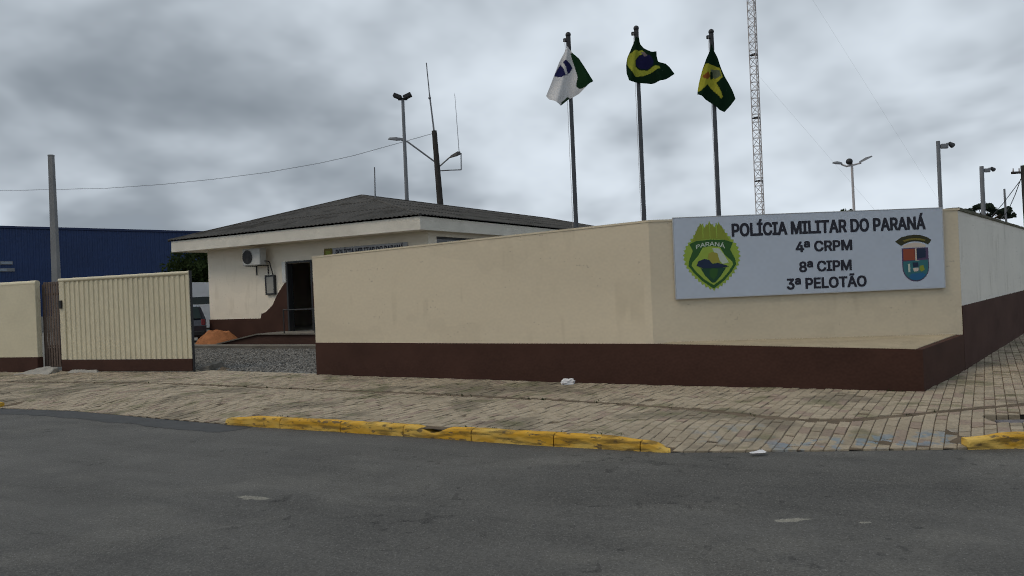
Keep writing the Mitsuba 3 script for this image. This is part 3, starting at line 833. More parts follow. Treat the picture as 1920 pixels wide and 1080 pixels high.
# eaves: a flat concrete soffit with a deep fascia
CL, CR = np.array([-12.30, 28.30]), np.array([-2.43, 22.60])
E0, E1 = CL, CR
eu = HU
ov = 0.42
ez = lambda k: k
sof = [(-0.9, 0.85), (HW + 0.36, 0.85), (HW + 0.36, -HD - 0.6), (-0.9, -HD - 0.6)]
sp = [tuple((HA + HU * x - HV * z)) for x, z in sof]
obj('soffit', prism(Polygon(sp).buffer(-0.03, join_style='mitre'), ZS, ZS + 0.12), MAT_HOUSE, hs)
outer_ = Polygon(sp)
fas = outer_.difference(outer_.buffer(-0.05, join_style='mitre'))
rings = [Polygon([a, b, c, d]) for a, b, c, d in zip(sp, sp[1:] + sp[:1], [*outer_.buffer(-0.05, join_style='mitre').exterior.coords][1:], [*outer_.buffer(-0.05, join_style='mitre').exterior.coords][:-1])]
io = [tuple(c_ + (np.array(q) - c_) * 1.0) for c_ in [np.mean(sp, axis=0)] for q in sp]
inn = [tuple(HA + HU * x - HV * z) for x, z in [(-0.85, 0.80), (HW + 0.31, 0.80), (HW + 0.31, -HD - 0.55), (-0.85, -HD - 0.55)]]
for i in range(4):
    j = (i + 1) % 4
    obj('fascia', prism([sp[i], sp[j], inn[j], inn[i]], ZS - 0.03, ZS + 0.36), MAT_FASCIA, hs)
# corrugated roof, laid in courses
rf = numbered(hs + '__roof')
ZE, ZR = ZS + 0.385, 5.32
eaves = [np.array([*(HA + HU * x - HV * z), ZE]) for x, z in [(-0.96, 0.92), (HW + 0.43, 0.92), (HW + 0.43, -HD - 0.67), (-0.96, -HD - 0.67)]]
MID = (HW - 0.89) / 2
ap0 = np.array([*(HA + HU * MID + HV * 3.4), ZR])
ap1 = np.array([*(HA + HU * MID + HV * (HD - 3.4)), ZR])


def roof_face(e0, e1, a0, a1):
    d = (e1 - e0) / np.linalg.norm(e1 - e0)
    L = float(np.linalg.norm(e1 - e0))
    s0, s1 = float((a0 - e0) @ d), float((a1 - e0) @ d)
    up = (a0 - e0) - d * s0
    nrm = np.cross(d, up)
    nrm /= np.linalg.norm(nrm)
    slen = float(np.linalg.norm(up))
    nc = max(2, round(slen / 1.7))
    s = np.arange(0, L, 0.177 / 6)
    h = np.minimum(np.minimum(s / max(s0, 1e-6), (L - s) / max(L - s1, 1e-6)), 1)
    wave = 0.014 * np.sin(2 * np.pi * s / 0.177)
    for c in range(nc):
        k0, k1 = c / nc, (c + 1) / nc + 0.03
        top = np.clip(np.minimum(k1, h), 0, 1)
        ok = h > k0 - 0.002
        rows = []
        for q in (0.0, 0.5, 1.0):
            k = k0 + (np.maximum(top, k0) - k0) * q
            lift = wave + 0.020 * (1 - (k - k0) * nc) + 0.012
            rows.append(e0 + d * s[:, None] + up * k[:, None] + nrm * lift[:, None])
        lip = rows[0] - nrm * 0.012
        rows = [lip] + rows
        n = len(s)
        v = np.vstack(rows)
        f = []
        for r in range(3):
            for i in range(n - 1):
                if ok[i] and ok[i + 1]:
                    f += [[r * n + i, r * n + i + 1, (r + 1) * n + i + 1], [r * n + i, (r + 1) * n + i + 1, (r + 1) * n + i]]
        if f:
            mm = trimesh.Trimesh(v, f, process=False)
            mm.remove_unreferenced_vertices()
            obj('sheet_course', mm, MAT_ROOF, rf, smooth=True)


roof_face(eaves[0], eaves[1], ap0, ap0)
roof_face(eaves[1], eaves[2], ap0, ap1)
roof_face(eaves[2], eaves[3], ap1, ap1)
roof_face(eaves[3], eaves[0], ap1, ap0)
for a, b in ((ap0, ap1), (eaves[0], ap0), (eaves[1], ap0), (eaves[2], ap1), (eaves[3], ap1)):
    obj('ridge_cap', tube(a + [0, 0, 0.01], b + [0, 0, 0.01], 0.05, 0.05, 10), MAT_ROOF, rf, smooth=40)
obj('roof_mast', tube((-5.0, 29.1, 5.2), (-4.98, 29.1, 6.36), 0.03, 0.02, 8), MAT_STEEL, smooth=40, label='thin grey mast on the roof peak of the house', cat='mast')

ac = thing('air_conditioner', 'white outdoor air conditioner unit with dark fan high on the house front', 'air conditioner')


def ob(name, mesh, mt, parent, smooth=False):
    return obj(name, put(mesh, FH), mt, parent, smooth=smooth)


ob('casing', bev(0.86, 0.58, 0.30, 0.02, (2.87, 3.05, 0.36)), MAT_ACW, ac)
fn_ = trimesh.creation.cylinder(0.235, 0.012, sections=32)
fn_.apply_translation([2.70, 3.05, 0.515])
fan = ob('fan', fn_, MAT_BLACK, ac)
ob('fan_grille', cat_([trimesh.creation.torus(r, 0.006, major_sections=28, minor_sections=6).apply_translation([2.70, 3.05, 0.525]) for r in (0.06, 0.12, 0.18, 0.235)]), MAT_BLACK, fan)
for x in (2.58, 3.16):
    ob('bracket', cat_([bev(0.03, 0.03, 0.5, 0.003, (x, 2.745, 0.26)), bev(0.03, 0.30, 0.03, 0.003, (x, 2.58, 0.03))]), MAT_DARKMETAL, ac)
ob('pipe', polytube([(3.31, 2.9, 0.32), (3.42, 2.86, 0.2), (3.42, 2.3, 0.03)], 0.018), MAT_BLACK, ac)
nb = thing('notice_box', 'small grey glazed notice box in a dark frame left of the doorway', 'notice box')
ob('panel', bev(0.36, 0.58, 0.05, 0.004, (3.27, 2.06, 0.05)), MAT_NOTICE, nb)
ob('frame', cat_([bev(0.46, 0.055, 0.09, 0.006, (3.27, 2.375, 0.05)), bev(0.46, 0.055, 0.09, 0.006, (3.27, 1.745, 0.05)), bev(0.055, 0.574, 0.09, 0.006, (3.067, 2.06, 0.05)), bev(0.055, 0.574, 0.09, 0.006, (3.473, 2.06, 0.05))]), MAT_DARKMETAL, nb)
hg = thing('house_sign', 'long narrow grey name board under the eaves of the house', 'sign')
ob('board', bev(3.08, 0.36, 0.03, 0.004, (7.74, 2.98, 0.03)), MAT_BOARD2, hg)
line_of_text('POLÍCIA MILITAR DO PARANÁ', 6.34, 9.14, 2.89, 0.20, hg, FH, z=0.0455)
em = numbered(hg + '__emblem')
layer('shield', [(5.83, 3.16), (6.16, 3.16), (6.19, 2.98), (6.10, 2.80), (6.0, 2.72), (5.90, 2.80), (5.80, 2.98)], em, FH, 0.01, 'gold', 0.03)
layer('shield_field', [(5.90, 3.08), (6.09, 3.08), (6.11, 2.98), (6.0, 2.82), (5.89, 2.98)], em, FH, 0.041, 'olive', 0.006)

# sand pile at the foot of the house
n = 40
g = np.linspace(-1, 1, n)
gx, gy = np.meshgrid(g, g)
rr = np.sqrt(gx ** 2 + gy ** 2)
hz = np.clip(1.25 * (1 - rr), 0, 0.62) ** 0.8 * 0.62 * (0.75 + 0.5 * meshkit.fbm(np.stack([gx * 3, gy * 3, 0 * gx], -1), 4, 3)) - 0.02
v = np.stack([gx * 0.95, hz, gy * 0.62], -1).reshape(-1, 3)
f = np.array([[i * n + j, i * n + j + 1, (i + 1) * n + j + 1, (i + 1) * n + j] for i in range(n - 1) for j in range(n - 1)])
f = np.vstack([f[:, [0, 2, 1]], f[:, [0, 3, 2]]])
sm = trimesh.Trimesh(v, f, process=False)
sm.apply_translation([1.35, 0.102, 0.78])
obj('sand_pile', put(sm, FH), MAT_SAND, smooth=True, label='heap of orange sand against the house base', cat='sand pile')

# ------------------------------------------------------------------ flags
def flagpole(x, y, top, label):
    k = thing('flagpole', label, 'flagpole', 'flagpoles behind the wall')
    obj('shaft', tube((x, y, -0.02), (x, y, top - 0.10), 0.050, 0.036, 14), MAT_POLE, k, smooth=40)
    b = trimesh.creation.icosphere(2, 0.055)
    b.apply_translation([x, y, top - 0.05])
    obj('finial', b, MAT_DARKMETAL, k, smooth=True)
    obj('pulley', cat_([bev(0.10, 0.05, 0.07, 0.01, (x - 0.055, y - 0.02, top - 0.16)), tube((x, y, top - 0.42), (x, y, top - 0.09), 0.047, 0.047, 12)]), MAT_DARKMETAL, k)
    obj('halyard', polytube([(x - 0.075, y - 0.06, top - 0.16), (x - 0.07, y - 0.065, 3.0), (x - 0.06, y - 0.06, 1.2)], 0.004, 5), MAT_PALESTEEL, k)


def flag(x, y, top, out, regions, base, label, folds):
    p, t = fill(Polygon(out), 0.011)
    col = np.tile(np.array(base, float), (len(p), 1))
    for pts, c in regions:
        sel = shapely.contains_xy(Polygon(pts).buffer(0), p[:, 0], p[:, 1])
        col[sel] = c
    dep = -0.075 + 0 * p[:, 0]
    for (fx, fz, ph, amp) in folds:
        dep = dep + amp * np.sin(fx * p[:, 0] + fz * p[:, 1] + ph) * smooth_np(-0.25, -0.75, p[:, 1])
    th, rr_ = np.arctan2(p[:, 0], -p[:, 1] - 0.1), np.hypot(p[:, 0], p[:, 1] + 0.1)
    dep = dep + 0.075 * rr_ * np.sin(13 * th + folds[0][2] * 2) + 0.035 * rr_ * np.sin(23 * th + 3 * rr_) - 0.16 * np.abs(p[:, 0]) ** 1.3
    dep = -0.06 - np.log1p(np.exp((-dep - 0.06) * 25)) / 25
    v = np.column_stack([x + p[:, 0], y + dep, top + p[:, 1]])
    m = trimesh.Trimesh(v, t, process=False)
    if m.face_normals[:, 1].mean() > 0:
        m.invert()
    obj('flag', m, MAT_FLAG, smooth=True, color=col, label=label, cat='flag', group='flags on the flagpoles')


GREEN, YEL, NAVY, WHT = (0.008, 0.022, 0.012), (0.30, 0.30, 0.035), (0.016, 0.016, 0.060), (0.62, 0.62, 0.63)
F1 = (1.32, 15.3, 6.61)
flagpole(*F1, 'leftmost grey flagpole carrying the white flag')
flag(*F1, [(-0.03, -0.31), (-0.12, -0.47), (-0.21, -0.62), (-0.3, -0.83), (-0.39, -1.04), (-0.49, -1.26), (-0.43, -1.35), (-0.31, -1.44), (-0.22, -1.5), (-0.15, -1.43), (-0.07, -1.36), (0.04, -1.31), (0.16, -1.25), (0.29, -1.15), (0.45, -1.01), (0.37, -0.88), (0.29, -0.73), (0.18, -0.56), (0.07, -0.46), (0.02, -0.38)],
     [([(0.02, -0.45), (0.1, -0.46), (0.2, -0.57), (0.5, -1.01), (0.3, -1.15), (0.17, -1.17), (0.1, -1.1), (0.14, -0.93), (0.1, -0.76), (0.05, -0.59)], (0.012, 0.036, 0.016)),
      ([(-0.32, -0.88), (-0.25, -0.75), (-0.17, -0.64), (-0.08, -0.59), (0.0, -0.64), (0.05, -0.74), (0.0, -0.82), (-0.07, -0.87), (-0.18, -0.91)], (0.022, 0.024, 0.085)),
      ([(-0.2, -0.63), (-0.15, -0.61), (-0.08, -0.72), (-0.05, -0.85), (-0.09, -0.87), (-0.13, -0.75)], WHT),
      ([(-0.2, -1.42), (-0.07, -1.3), (-0.02, -1.33), (-0.16, -1.45), (-0.23, -1.5)], (0.03, 0.05, 0.03))],
     WHT, 'white flag with a blue disc and a green corner on the left flagpole', [(9, 3.5, 0.4, 0.05), (-5, 7, 1.0, 0.03)])
F2 = (2.67, 15.3, 6.68)
flagpole(*F2, 'middle flagpole carrying the green flag with the blue disc')
flag(*F2, [(-0.03, -0.25), (-0.09, -0.39), (-0.15, -0.52), (-0.21, -0.64), (-0.24, -0.79), (-0.24, -0.96), (-0.22, -1.13), (-0.12, -1.15), (0.01, -1.15), (0.16, -1.17), (0.3, -1.19), (0.45, -1.16), (0.57, -1.09), (0.7, -1.01), (0.61, -0.89), (0.52, -0.81), (0.39, -0.75), (0.37, -0.66), (0.36, -0.55), (0.28, -0.55), (0.18, -0.55), (0.11, -0.49), (0.05, -0.4), (0.03, -0.27)],
     [([(-0.18, -0.58), (-0.05, -0.51), (0.08, -0.53), (0.12, -0.59), (0.01, -0.62), (-0.06, -0.71), (-0.06, -0.82), (0.01, -0.9), (0.17, -0.92), (0.3, -0.86), (0.4, -0.84), (0.42, -0.89), (0.27, -0.97), (0.08, -1.02), (-0.07, -1.03), (-0.15, -0.92), (-0.21, -0.79), (-0.22, -0.67)], (0.30, 0.32, 0.045)),
      ([(-0.05, -0.71), (0.02, -0.63), (0.12, -0.61), (0.22, -0.66), (0.28, -0.77), (0.26, -0.85), (0.17, -0.9), (0.04, -0.88), (-0.04, -0.82)], NAVY),
      ([(0.05, -0.56), (0.12, -0.57), (0.17, -0.65), (0.11, -0.66)], (0.16, 0.13, 0.14))],
     GREEN, 'dark green flag with a yellow ring and navy disc on the middle flagpole', [(8, 5, 0.2, 0.06), (13, -4, 0.8, 0.025)])
F3 = (4.15, 15.3, 6.55)
flagpole(*F3, 'right flagpole nearest the lattice tower, carrying the green and yellow flag')
flag(*F3, [(-0.03, -0.31), (-0.07, -0.45), (-0.16, -0.62), (-0.23, -0.81), (-0.3, -1.05), (-0.37, -1.32), (-0.28, -1.36), (-0.15, -1.43), (-0.01, -1.53), (0.07, -1.62), (0.17, -1.67), (0.27, -1.57), (0.37, -1.44), (0.33, -1.3), (0.27, -1.14), (0.2, -0.97), (0.14, -0.8), (0.08, -0.61), (0.02, -0.46)],
     [([(-0.18, -0.72), (-0.02, -0.73), (0.12, -0.81), (0.16, -0.98), (0.03, -1.09), (0.14, -1.38), (0.1, -1.41), (-0.03, -1.24), (-0.14, -1.11), (-0.3, -1.25), (-0.37, -1.26), (-0.31, -1.01), (-0.24, -0.85)], (0.34, 0.33, 0.04)),
      ([(-0.24, -0.95), (-0.13, -0.87), (-0.07, -0.94), (-0.14, -1.02), (-0.22, -1.0)], (0.22, 0.075, 0.02)),
      ([(-0.07, -0.81), (0.1, -0.84), (0.13, -0.96), (0.01, -1.01), (-0.06, -0.94)], (0.12, 0.14, 0.09)),
      ([(-0.08, -0.87), (-0.03, -0.86), (-0.02, -1.0), (-0.08, -1.02)], GREEN)],
     GREEN, 'drooping green flag with yellow cross and orange crest on the right flagpole', [(10, 2.0, 0.9, 0.05), (-4, 6, 0.3, 0.03)])

# ------------------------------------------------------------------ lattice tower with guys
tw = thing('lattice_tower', 'tall slender pale lattice radio mast behind the sign', 'radio mast')
TX, TY, TH, TR = 9.77, 30.0, 17.0, 0.185
legs = [(TX + TR * math.cos(a), TY + TR * math.sin(a)) for a in (math.radians(-90), math.radians(30), math.radians(150))]
for x, y in legs:
    obj('leg', tube((x, y, 0), (x, y, TH), 0.019, 0.019, 8), MAT_PALESTEEL, tw, smooth=40)
br = []
st_ = 0.31
for k in range(int(TH / st_)):
    z = 0.2 + k * st_
    for i in range(3):
        a, b = legs[i], legs[(i + 1) % 3]
        br.append(tube((*a, z), (*b, z), 0.011, 0.011, 5))
        a2, b2 = (a, b) if k % 2 else (b, a)
        br.append(tube((*a2, z), (*b2, min(z + st_, TH)), 0.0115, 0.0115, 5))
obj('bracing', cat_(br), MAT_PALESTEEL, tw, kind='stuff')
for z in np.arange(2.9, TH, 2.45):
    fl = trimesh.creation.cylinder(TR * 1.12, 0.05, sections=3)
    fl.apply_transform(trimesh.transformations.rotation_matrix(math.radians(-90), [0, 0, 1]))
    fl.apply_translation([TX, TY, z])
    obj('joint_plate', fl, MAT_DARKMETAL, tw)
for e in ((24.0, 38.0, 0.0), (19.0, 33.0, 0.0)):
    obj('guy_wire', tube((TX, TY, 16.4 if e[0] > 20 else 9.6), e, 0.0022, 0.0022, 4), MAT_PALESTEEL, tw)

# ------------------------------------------------------------------ poles and lamps
cp_ = thing('concrete_post', 'bare square grey concrete post rising behind the cream gate', 'post')
sec = [(-0.10, -0.10), (0.10, -0.10), (0.10, 0.10), (-0.10, 0.10)]
v = np.array([(-14.12 + x * 1.12, 24 + y * 1.12, -0.02) for x, y in sec] + [(-14.12 + x * 0.66, 24 + y * 0.66, 6.28) for x, y in sec])
obj('shaft', hull(v), MAT_POSTC, cp_)
obj('cap', bev(0.15, 0.15, 0.05, 0.01, (-14.12, 24, 6.305)), MAT_POSTC, cp_)
fp = thing('floodlight_pole', 'tall thin pole with two black floodlights in a V on its top', 'floodlight pole')
obj('shaft', tube((-5.5, 42, -0.02), (-5.5, 42, 12.05), 0.135, 0.085, 12), MAT_STEEL, fp, smooth=40)
obj('bracket', bev(0.5, 0.12, 0.12, 0.01, (-5.5, 42, 12.1)), MAT_DARKMETAL, fp)
for s in (-1, 1):
    h = bev(0.46, 0.36, 0.22, 0.03, (0, 0, 0))
    h.apply_transform(trimesh.transformations.rotation_matrix(-s * 0.42, [0, 1, 0]))
    h.apply_translation([-5.5 + s * 0.27, 41.95, 12.24])
    obj('floodlight', h, MAT_BLACK, fp)

up = thing('utility_pole', 'dark leaning utility pole behind the house with street lamp arms and aerials', 'utility pole')
UB, UT = np.array([-3.78, 46, 0.0]), np.array([-4.23, 46, 11.14])
ua = lambda z: UB + (UT - UB) * z / 11.14
obj('shaft', tube(UB, UT, 0.24, 0.15, 12), MAT_WOODPOLE, up, smooth=40)
obj('aerial_mast', cat_([tube(ua(10.8), (-4.42, 46, 13.3), 0.055, 0.045, 8), tube((-4.42, 46, 13.3), (-4.53, 46, 15.2), 0.035, 0.03, 8), trimesh.creation.icosphere(1, 0.09).apply_translation([-4.42, 46, 13.1])]), MAT_STEEL, up, smooth=40)
arm = obj('lamp_arm', polytube([ua(9.2), (-5.85, 46, 10.56), (-6.2, 46, 10.66)], 0.05), MAT_STEEL, up, smooth=40)
lh = hull([(x, 46 + y, z) for x, y, z in [(-6.1, -0.07, 10.66), (-6.1, 0.07, 10.66), (-6.1, -0.07, 10.76), (-6.1, 0.07, 10.76), (-6.5, -0.14, 10.66), (-6.5, 0.14, 10.66), (-7.0, -0.1, 10.74), (-7.0, 0.1, 10.74), (-6.5, -0.12, 10.84), (-6.5, 0.12, 10.84), (-6.9, 0, 10.86)]])
obj('lamp_head', lh, MAT_STEEL, arm)
arm = obj('lamp_arm', polytube([ua(8.9), (-3.35, 45.9, 9.52)], 0.045), MAT_STEEL, up, smooth=40)
lh = hull([(x, 45.9 + y, z) for x, y, z in [(-3.42, -0.08, 9.45), (-3.42, 0.08, 9.45), (-2.95, -0.16, 9.58), (-2.95, 0.16, 9.58), (-2.72, -0.1, 9.66), (-2.72, 0.1, 9.66), (-3.3, 0, 9.62), (-2.9, 0, 9.84), (-2.72, 0, 9.82)]])
obj('lamp_head', lh, MAT_DARKMETAL, arm)
obj('aerial_bracket', polytube([ua(8.75), (-2.72, 46, 8.76), (-2.69, 46, 9.75)], 0.035), MAT_STEEL, up, smooth=40)
obj('whip_aerial', tube((-2.8, 46, 9.7), (-2.92, 46, 13.3), 0.022, 0.012, 6), MAT_STEEL, up)
cab = [(-4.25, 46, 11.0), (-5.9, 46.5, 10.72), (-7.41, 47, 10.48), (-9.5, 48, 10.22), (-11.82, 49, 10.02), (-15.6, 50.5, 9.82), (-19.76, 52, 9.75), (-24, 53.5, 9.77), (-28.5, 55, 9.9), (-38.05, 58, 10.5), (-50, 62, 11.6)]
obj('overhead_cable', polytube(cab, 0.014, 5), MAT_DARKMETAL, label='long sagging overhead cable above the blue shed', cat='cable')

dl = thing('twin_street_lamp', 'pale street lamp with two spread arms behind the sign', 'street lamp')
obj('shaft', tube((20.1, 45, 0), (20.06, 45, 8.0), 0.095, 0.065, 12), MAT_PALESTEEL, dl, smooth=40)
obj('hub', trimesh.creation.icosphere(2, 0.19).apply_translation([19.9, 44.95, 8.12]), MAT_DARKMETAL, dl, smooth=True)
for pts in ([(20.06, 45, 7.9), (19.75, 45, 7.86), (19.45, 45, 7.98)], [(20.06, 45, 7.9), (20.6, 45, 8.02)]):
    obj('arm', polytube(pts, 0.05), MAT_PALESTEEL, dl, smooth=40)
for x0, x1, z0, z1 in ((19.5, 18.95, 7.98, 8.06), (20.5, 21.25, 8.0, 8.34)):
    obj('lamp_head', hull([(x, 45 + y, z) for x, y, z in [(x0, -0.06, z0), (x0, 0.06, z0), (x0, 0, z0 + 0.12), ((x0 + x1) / 2, -0.14, (z0 + z1) / 2), ((x0 + x1) / 2, 0.14, (z0 + z1) / 2), ((x0 + x1) / 2, 0, (z0 + z1) / 2 + 0.16), (x1, -0.06, z1), (x1, 0.06, z1), (x1, 0, z1 + 0.08)]]), MAT_STEEL, dl)


def spot_post(x, y, h, r, label, s=1.0):
    k = thing('camera_post', label, 'post', 'posts behind the side wall')
    obj('shaft', tube((x, y, 0), (x, y, h), r, r * 0.9, 12), MAT_STEEL, k, smooth=40)
    obj('bracket', cat_([bev(0.30 * s, 0.12 * s, 0.20 * s, 0.02, (x + 0.17 * s + r, y, h - 0.22 * s)), bev(0.10 * s, 0.08 * s, 0.10 * s, 0.01, (x + 0.30 * s + r, y, h - 0.14 * s))]), MAT_STEEL, k)
    obj('lamp_head', hull([(x + r + a * s, y + b * s, h + c * s) for a, b, c in [(0.32, -0.05, -0.10), (0.32, 0.05, -0.10), (0.42, 0, -0.04), (0.58, -0.07, -0.22), (0.58, 0.07, -0.22), (0.50, -0.07, -0.30), (0.50, 0.07, -0.30), (0.62, 0, -0.13), (0.38, 0, -0.24)]]), MAT_DARKMETAL, k)


spot_post(13.40, 24, 5.60, 0.062, 'tall steel post with bracket and spotlight right above the sign corner', 0.75)
spot_post(20.85, 34, 6.08, 0.095, 'steel post with spotlight in front of the flat crowned tree', 0.85)
ep = thing('power_pole', 'dark power pole at the right edge of the picture', 'utility pole')
obj('shaft', tube((20.15, 30, 0), (20.02, 30, 5.52), 0.13, 0.10, 12), MAT_WOODPOLE, ep, smooth=40)
obj('crossarm', bev(0.5, 0.09, 0.09, 0.01, (19.8, 30, 5.25)), MAT_WOODPOLE, ep)
for x in (19.62, 19.85):
    obj('insulator', tube((x, 30, 5.29), (x, 30, 5.42), 0.03, 0.02, 8), MAT_PALESTEEL, ep)
obj('small_post', tube((25.75, 40, 0), (25.66, 40, 5.65), 0.06, 0.05, 10), MAT_STEEL, smooth=40, label='thin distant grey post left of the dark power pole', cat='post')
for a, b, lab in (((19.9, 30, 5.0), (25.0, 40, 4.0), 'upper cable slanting down to the left from the dark power pole'), ((19.85, 30, 4.9), (30, 52, 3.6), 'lower cable running from the dark power pole towards the distant bushes')):
    pts = [tuple(np.array(a) * (1 - t) + np.array(b) * t - [0, 0, 0.5 * 4 * t * (1 - t)]) for t in np.linspace(0, 1, 7)]
    obj('power_cable', polytube(pts, 0.016, 5), MAT_DARKMETAL, label=lab, cat='cable', group='cables of the right power pole')

# ------------------------------------------------------------------ blue shed
bs = thing('blue_warehouse', 'large dark blue sheet metal warehouse beyond the left gate', 'warehouse')
B0, B1 = np.array([-46.0, 43.0]), np.array([-21.5, 62.6])
bd_ = (B1 - B0) / np.linalg.norm(B1 - B0)
bd_ = np.array([-23.8 + 32.9, 60 - 50.0])
bd_ /= np.linalg.norm(bd_)
B0 = np.array([-32.9, 50.0]) - bd_ * 16
BL = 32.5
FB = facade_frame(B0, bd_, 0)
prof = []
x = 0
while x < BL:
    prof += [(x, 0), (x + 0.18, 0), (x + 0.21, 0.035), (x + 0.30, 0.035), (x + 0.33, 0)]
    x += 0.333
prof = np.array(prof + [(BL, 0)])
v = np.vstack([np.column_stack([prof[:, 0], np.full(len(prof), zz), prof[:, 1]]) for zz in (0.0, 6.85)])
n = len(prof)
f = [[i, i + 1, n + i + 1] for i in range(n - 1)] + [[i, n + i + 1, n + i] for i in range(n - 1)]
obj('cladding', put(trimesh.Trimesh(v, f, process=False), FB), MAT_BLUE, bs)
obj('wall_core', put(bev(BL, 6.8, 14, 0.01, (BL / 2, 3.4, -7.05)), FB), MAT_DARKBLUE, bs)
obj('roof_trim', put(bev(BL + 0.2, 0.16, 0.20, 0.02, (BL / 2, 6.93, 0.0)), FB), MAT_DARKBLUE, bs)
obj('plinth', put(bev(BL, 1.0, 0.14, 0.01, (BL / 2, 0.5, 0.115)), FB), MAT_CONCRETE, bs)
for x0, x1, y in ((11.0, 16.6, 4.60), (14.9, 16.7, 4.15)):
    w = obj('window', put(bev(x1 - x0, 0.22, 0.06, 0.01, ((x0 + x1) / 2, y, 0.07)), FB), MAT_STEEL, bs)
    obj('pane', put(cat_([bev(0.60, 0.15, 0.02, 0.004, (a + 0.35, y, 0.098)) for a in np.arange(x0, x1 - 0.6, 0.7)]), FB), MAT_HAZEWHITE, w)

# ------------------------------------------------------------------ vehicles in the yard
def extrude_profile(pts, width, tuck=None):
    """side profile (x forward, z up) pulled across y; above the belt line `tuck[0]` the sides lean in to tuck[1] of the width at tuck[2]."""
    m = trimesh.creation.extrude_polygon(Polygon(pts), width, engine='earcut')
    m = m.subdivide_to_size(0.35)
    v = np.array(m.vertices)
    v = np.column_stack([v[:, 0], v[:, 2] - width / 2, v[:, 1]])
    if tuck:
        k = np.clip((v[:, 2] - tuck[0]) / (tuck[2] - tuck[0]), 0, 1)
        v[:, 1] *= 1 - (1 - tuck[1]) * k
    m.vertices = v
    m.fix_normals()
    return m


def vehicle(name, label, cat, at, heading, body, width, tuck, mt, rear, sides, lamps, wheel_x, wr):
    k = thing(name, label, cat)
    c, s = math.cos(heading), math.sin(heading)
    M = np.array([[c, -s, 0, at[0]], [s, c, 0, at[1]], [0, 0, 1, at[2]], [0, 0, 0, 1.0]])
    obj('body', put(extrude_profile(body, width, tuck), M), mt, k, smooth=25)
    for nm, pts in rear:
        obj(nm, put(hull(pts), M), MAT_GLASSD, k)
    for sgn in (-1, 1):
        for pts in sides:
            obj('side_window', put(hull([(x, sgn * (y + o), z) for x, y, z in pts for o in (0.0, 0.012)]), M), MAT_GLASSD, k)
        for x, y, z, sx, sy, sz in lamps:
            obj('tail_lamp', put(bev(sx, sy, sz, 0.02, (x, sgn * y, z)), M), MAT_TAIL, k)
        for x in wheel_x:
            w = trimesh.creation.cylinder(wr, 0.2, sections=24)
            w.apply_transform(trimesh.transformations.rotation_matrix(math.pi / 2, [1, 0, 0]))
            w.apply_translation([x, sgn * (width / 2 - 0.09), wr])
            t_ = obj('wheel', put(w, M), MAT_TYRE, k, smooth=40)
            r_ = trimesh.creation.cylinder(wr * 0.6, 0.03, sections=20)
            r_.apply_transform(trimesh.transformations.rotation_matrix(math.pi / 2, [1, 0, 0]))
            r_.apply_translation([x, sgn * (width / 2 + 0.01), wr])
            obj('rim', put(r_, M), MAT_STEEL, t_)
    obj('bumper', put(bev(0.16, width * 0.96, 0.2, 0.04, (body[0][0] - 0.02, 0, 0.42)), M), MAT_BLACK, k)


hd = math.atan2(0.866, 0.5)
vehicle('parked_car', 'dark blue parked car seen from behind between gate and house', 'car', (-12.85, 29.85, 0), math.atan2(0.91, -0.41),
        [(-2.0, 0.28), (-2.05, 0.7), (-1.95, 0.92), (-1.45, 1.40), (-1.1, 1.46), (0.2, 1.45), (0.55, 1.36), (1.05, 0.96), (1.9, 0.82), (2.05, 0.6), (2.05, 0.28)], 1.68, (0.92, 0.78, 1.46), MAT_CARDARK,
        [('rear_window', [(-1.93, -0.68, 0.97), (-1.93, 0.68, 0.97), (-1.50, -0.60, 1.36), (-1.50, 0.60, 1.36), (-1.98, -0.68, 0.97), (-1.98, 0.68, 0.97), (-1.54, -0.60, 1.38), (-1.54, 0.60, 1.38)]),
         ('windscreen', [(0.58, -0.6, 1.34), (0.58, 0.6, 1.34), (1.05, -0.7, 0.98), (1.05, 0.7, 0.98), (0.62, -0.6, 1.36), (0.62, 0.6, 1.36), (1.09, -0.7, 1.0), (1.09, 0.7, 1.0)])],
        [[(-1.5, 0.825, 0.97), (-1.25, 0.70, 1.34), (-0.3, 0.695, 1.36), (-0.3, 0.825, 0.97)], [(-0.2, 0.825, 0.97), (-0.2, 0.695, 1.36), (0.35, 0.705, 1.32), (0.8, 0.825, 0.97)]],
        [(-2.0, 0.74, 0.82, 0.10, 0.14, 0.22)], (-1.25, 1.25), 0.30)
vehicle('parked_van', 'white parked van beyond the dark car, beside the house', 'van', (-15.2, 39.0, 0), hd,
        [(-2.4, 0.3), (-2.45, 2.3), (-2.3, 2.52), (1.3, 2.5), (1.7, 2.2), (2.2, 1.25), (2.7, 1.1), (2.75, 0.3)], 1.95, (1.2, 0.92, 2.5), MAT_VAN,
        [('rear_window', [(-2.44, -0.8, 1.45), (-2.44, 0.8, 1.45), (-2.44, -0.78, 1.80), (-2.44, 0.78, 1.80), (-2.47, -0.8, 1.45), (-2.47, 0.8, 1.45), (-2.47, -0.78, 1.80), (-2.47, 0.78, 1.80)]),
         ('windscreen', [(1.74, -0.8, 2.15), (1.74, 0.8, 2.15), (2.18, -0.85, 1.3), (2.18, 0.85, 1.3), (1.78, -0.8, 2.17), (1.78, 0.8, 2.17), (2.22, -0.85, 1.32), (2.22, 0.85, 1.32)])],
        [[(-2.2, 0.962, 1.45), (-2.2, 0.942, 1.80), (0.2, 0.942, 1.80), (0.2, 0.962, 1.45)]], [(-2.44, 0.86, 1.0, 0.1, 0.14, 0.4)], (-1.5, 1.6), 0.34)

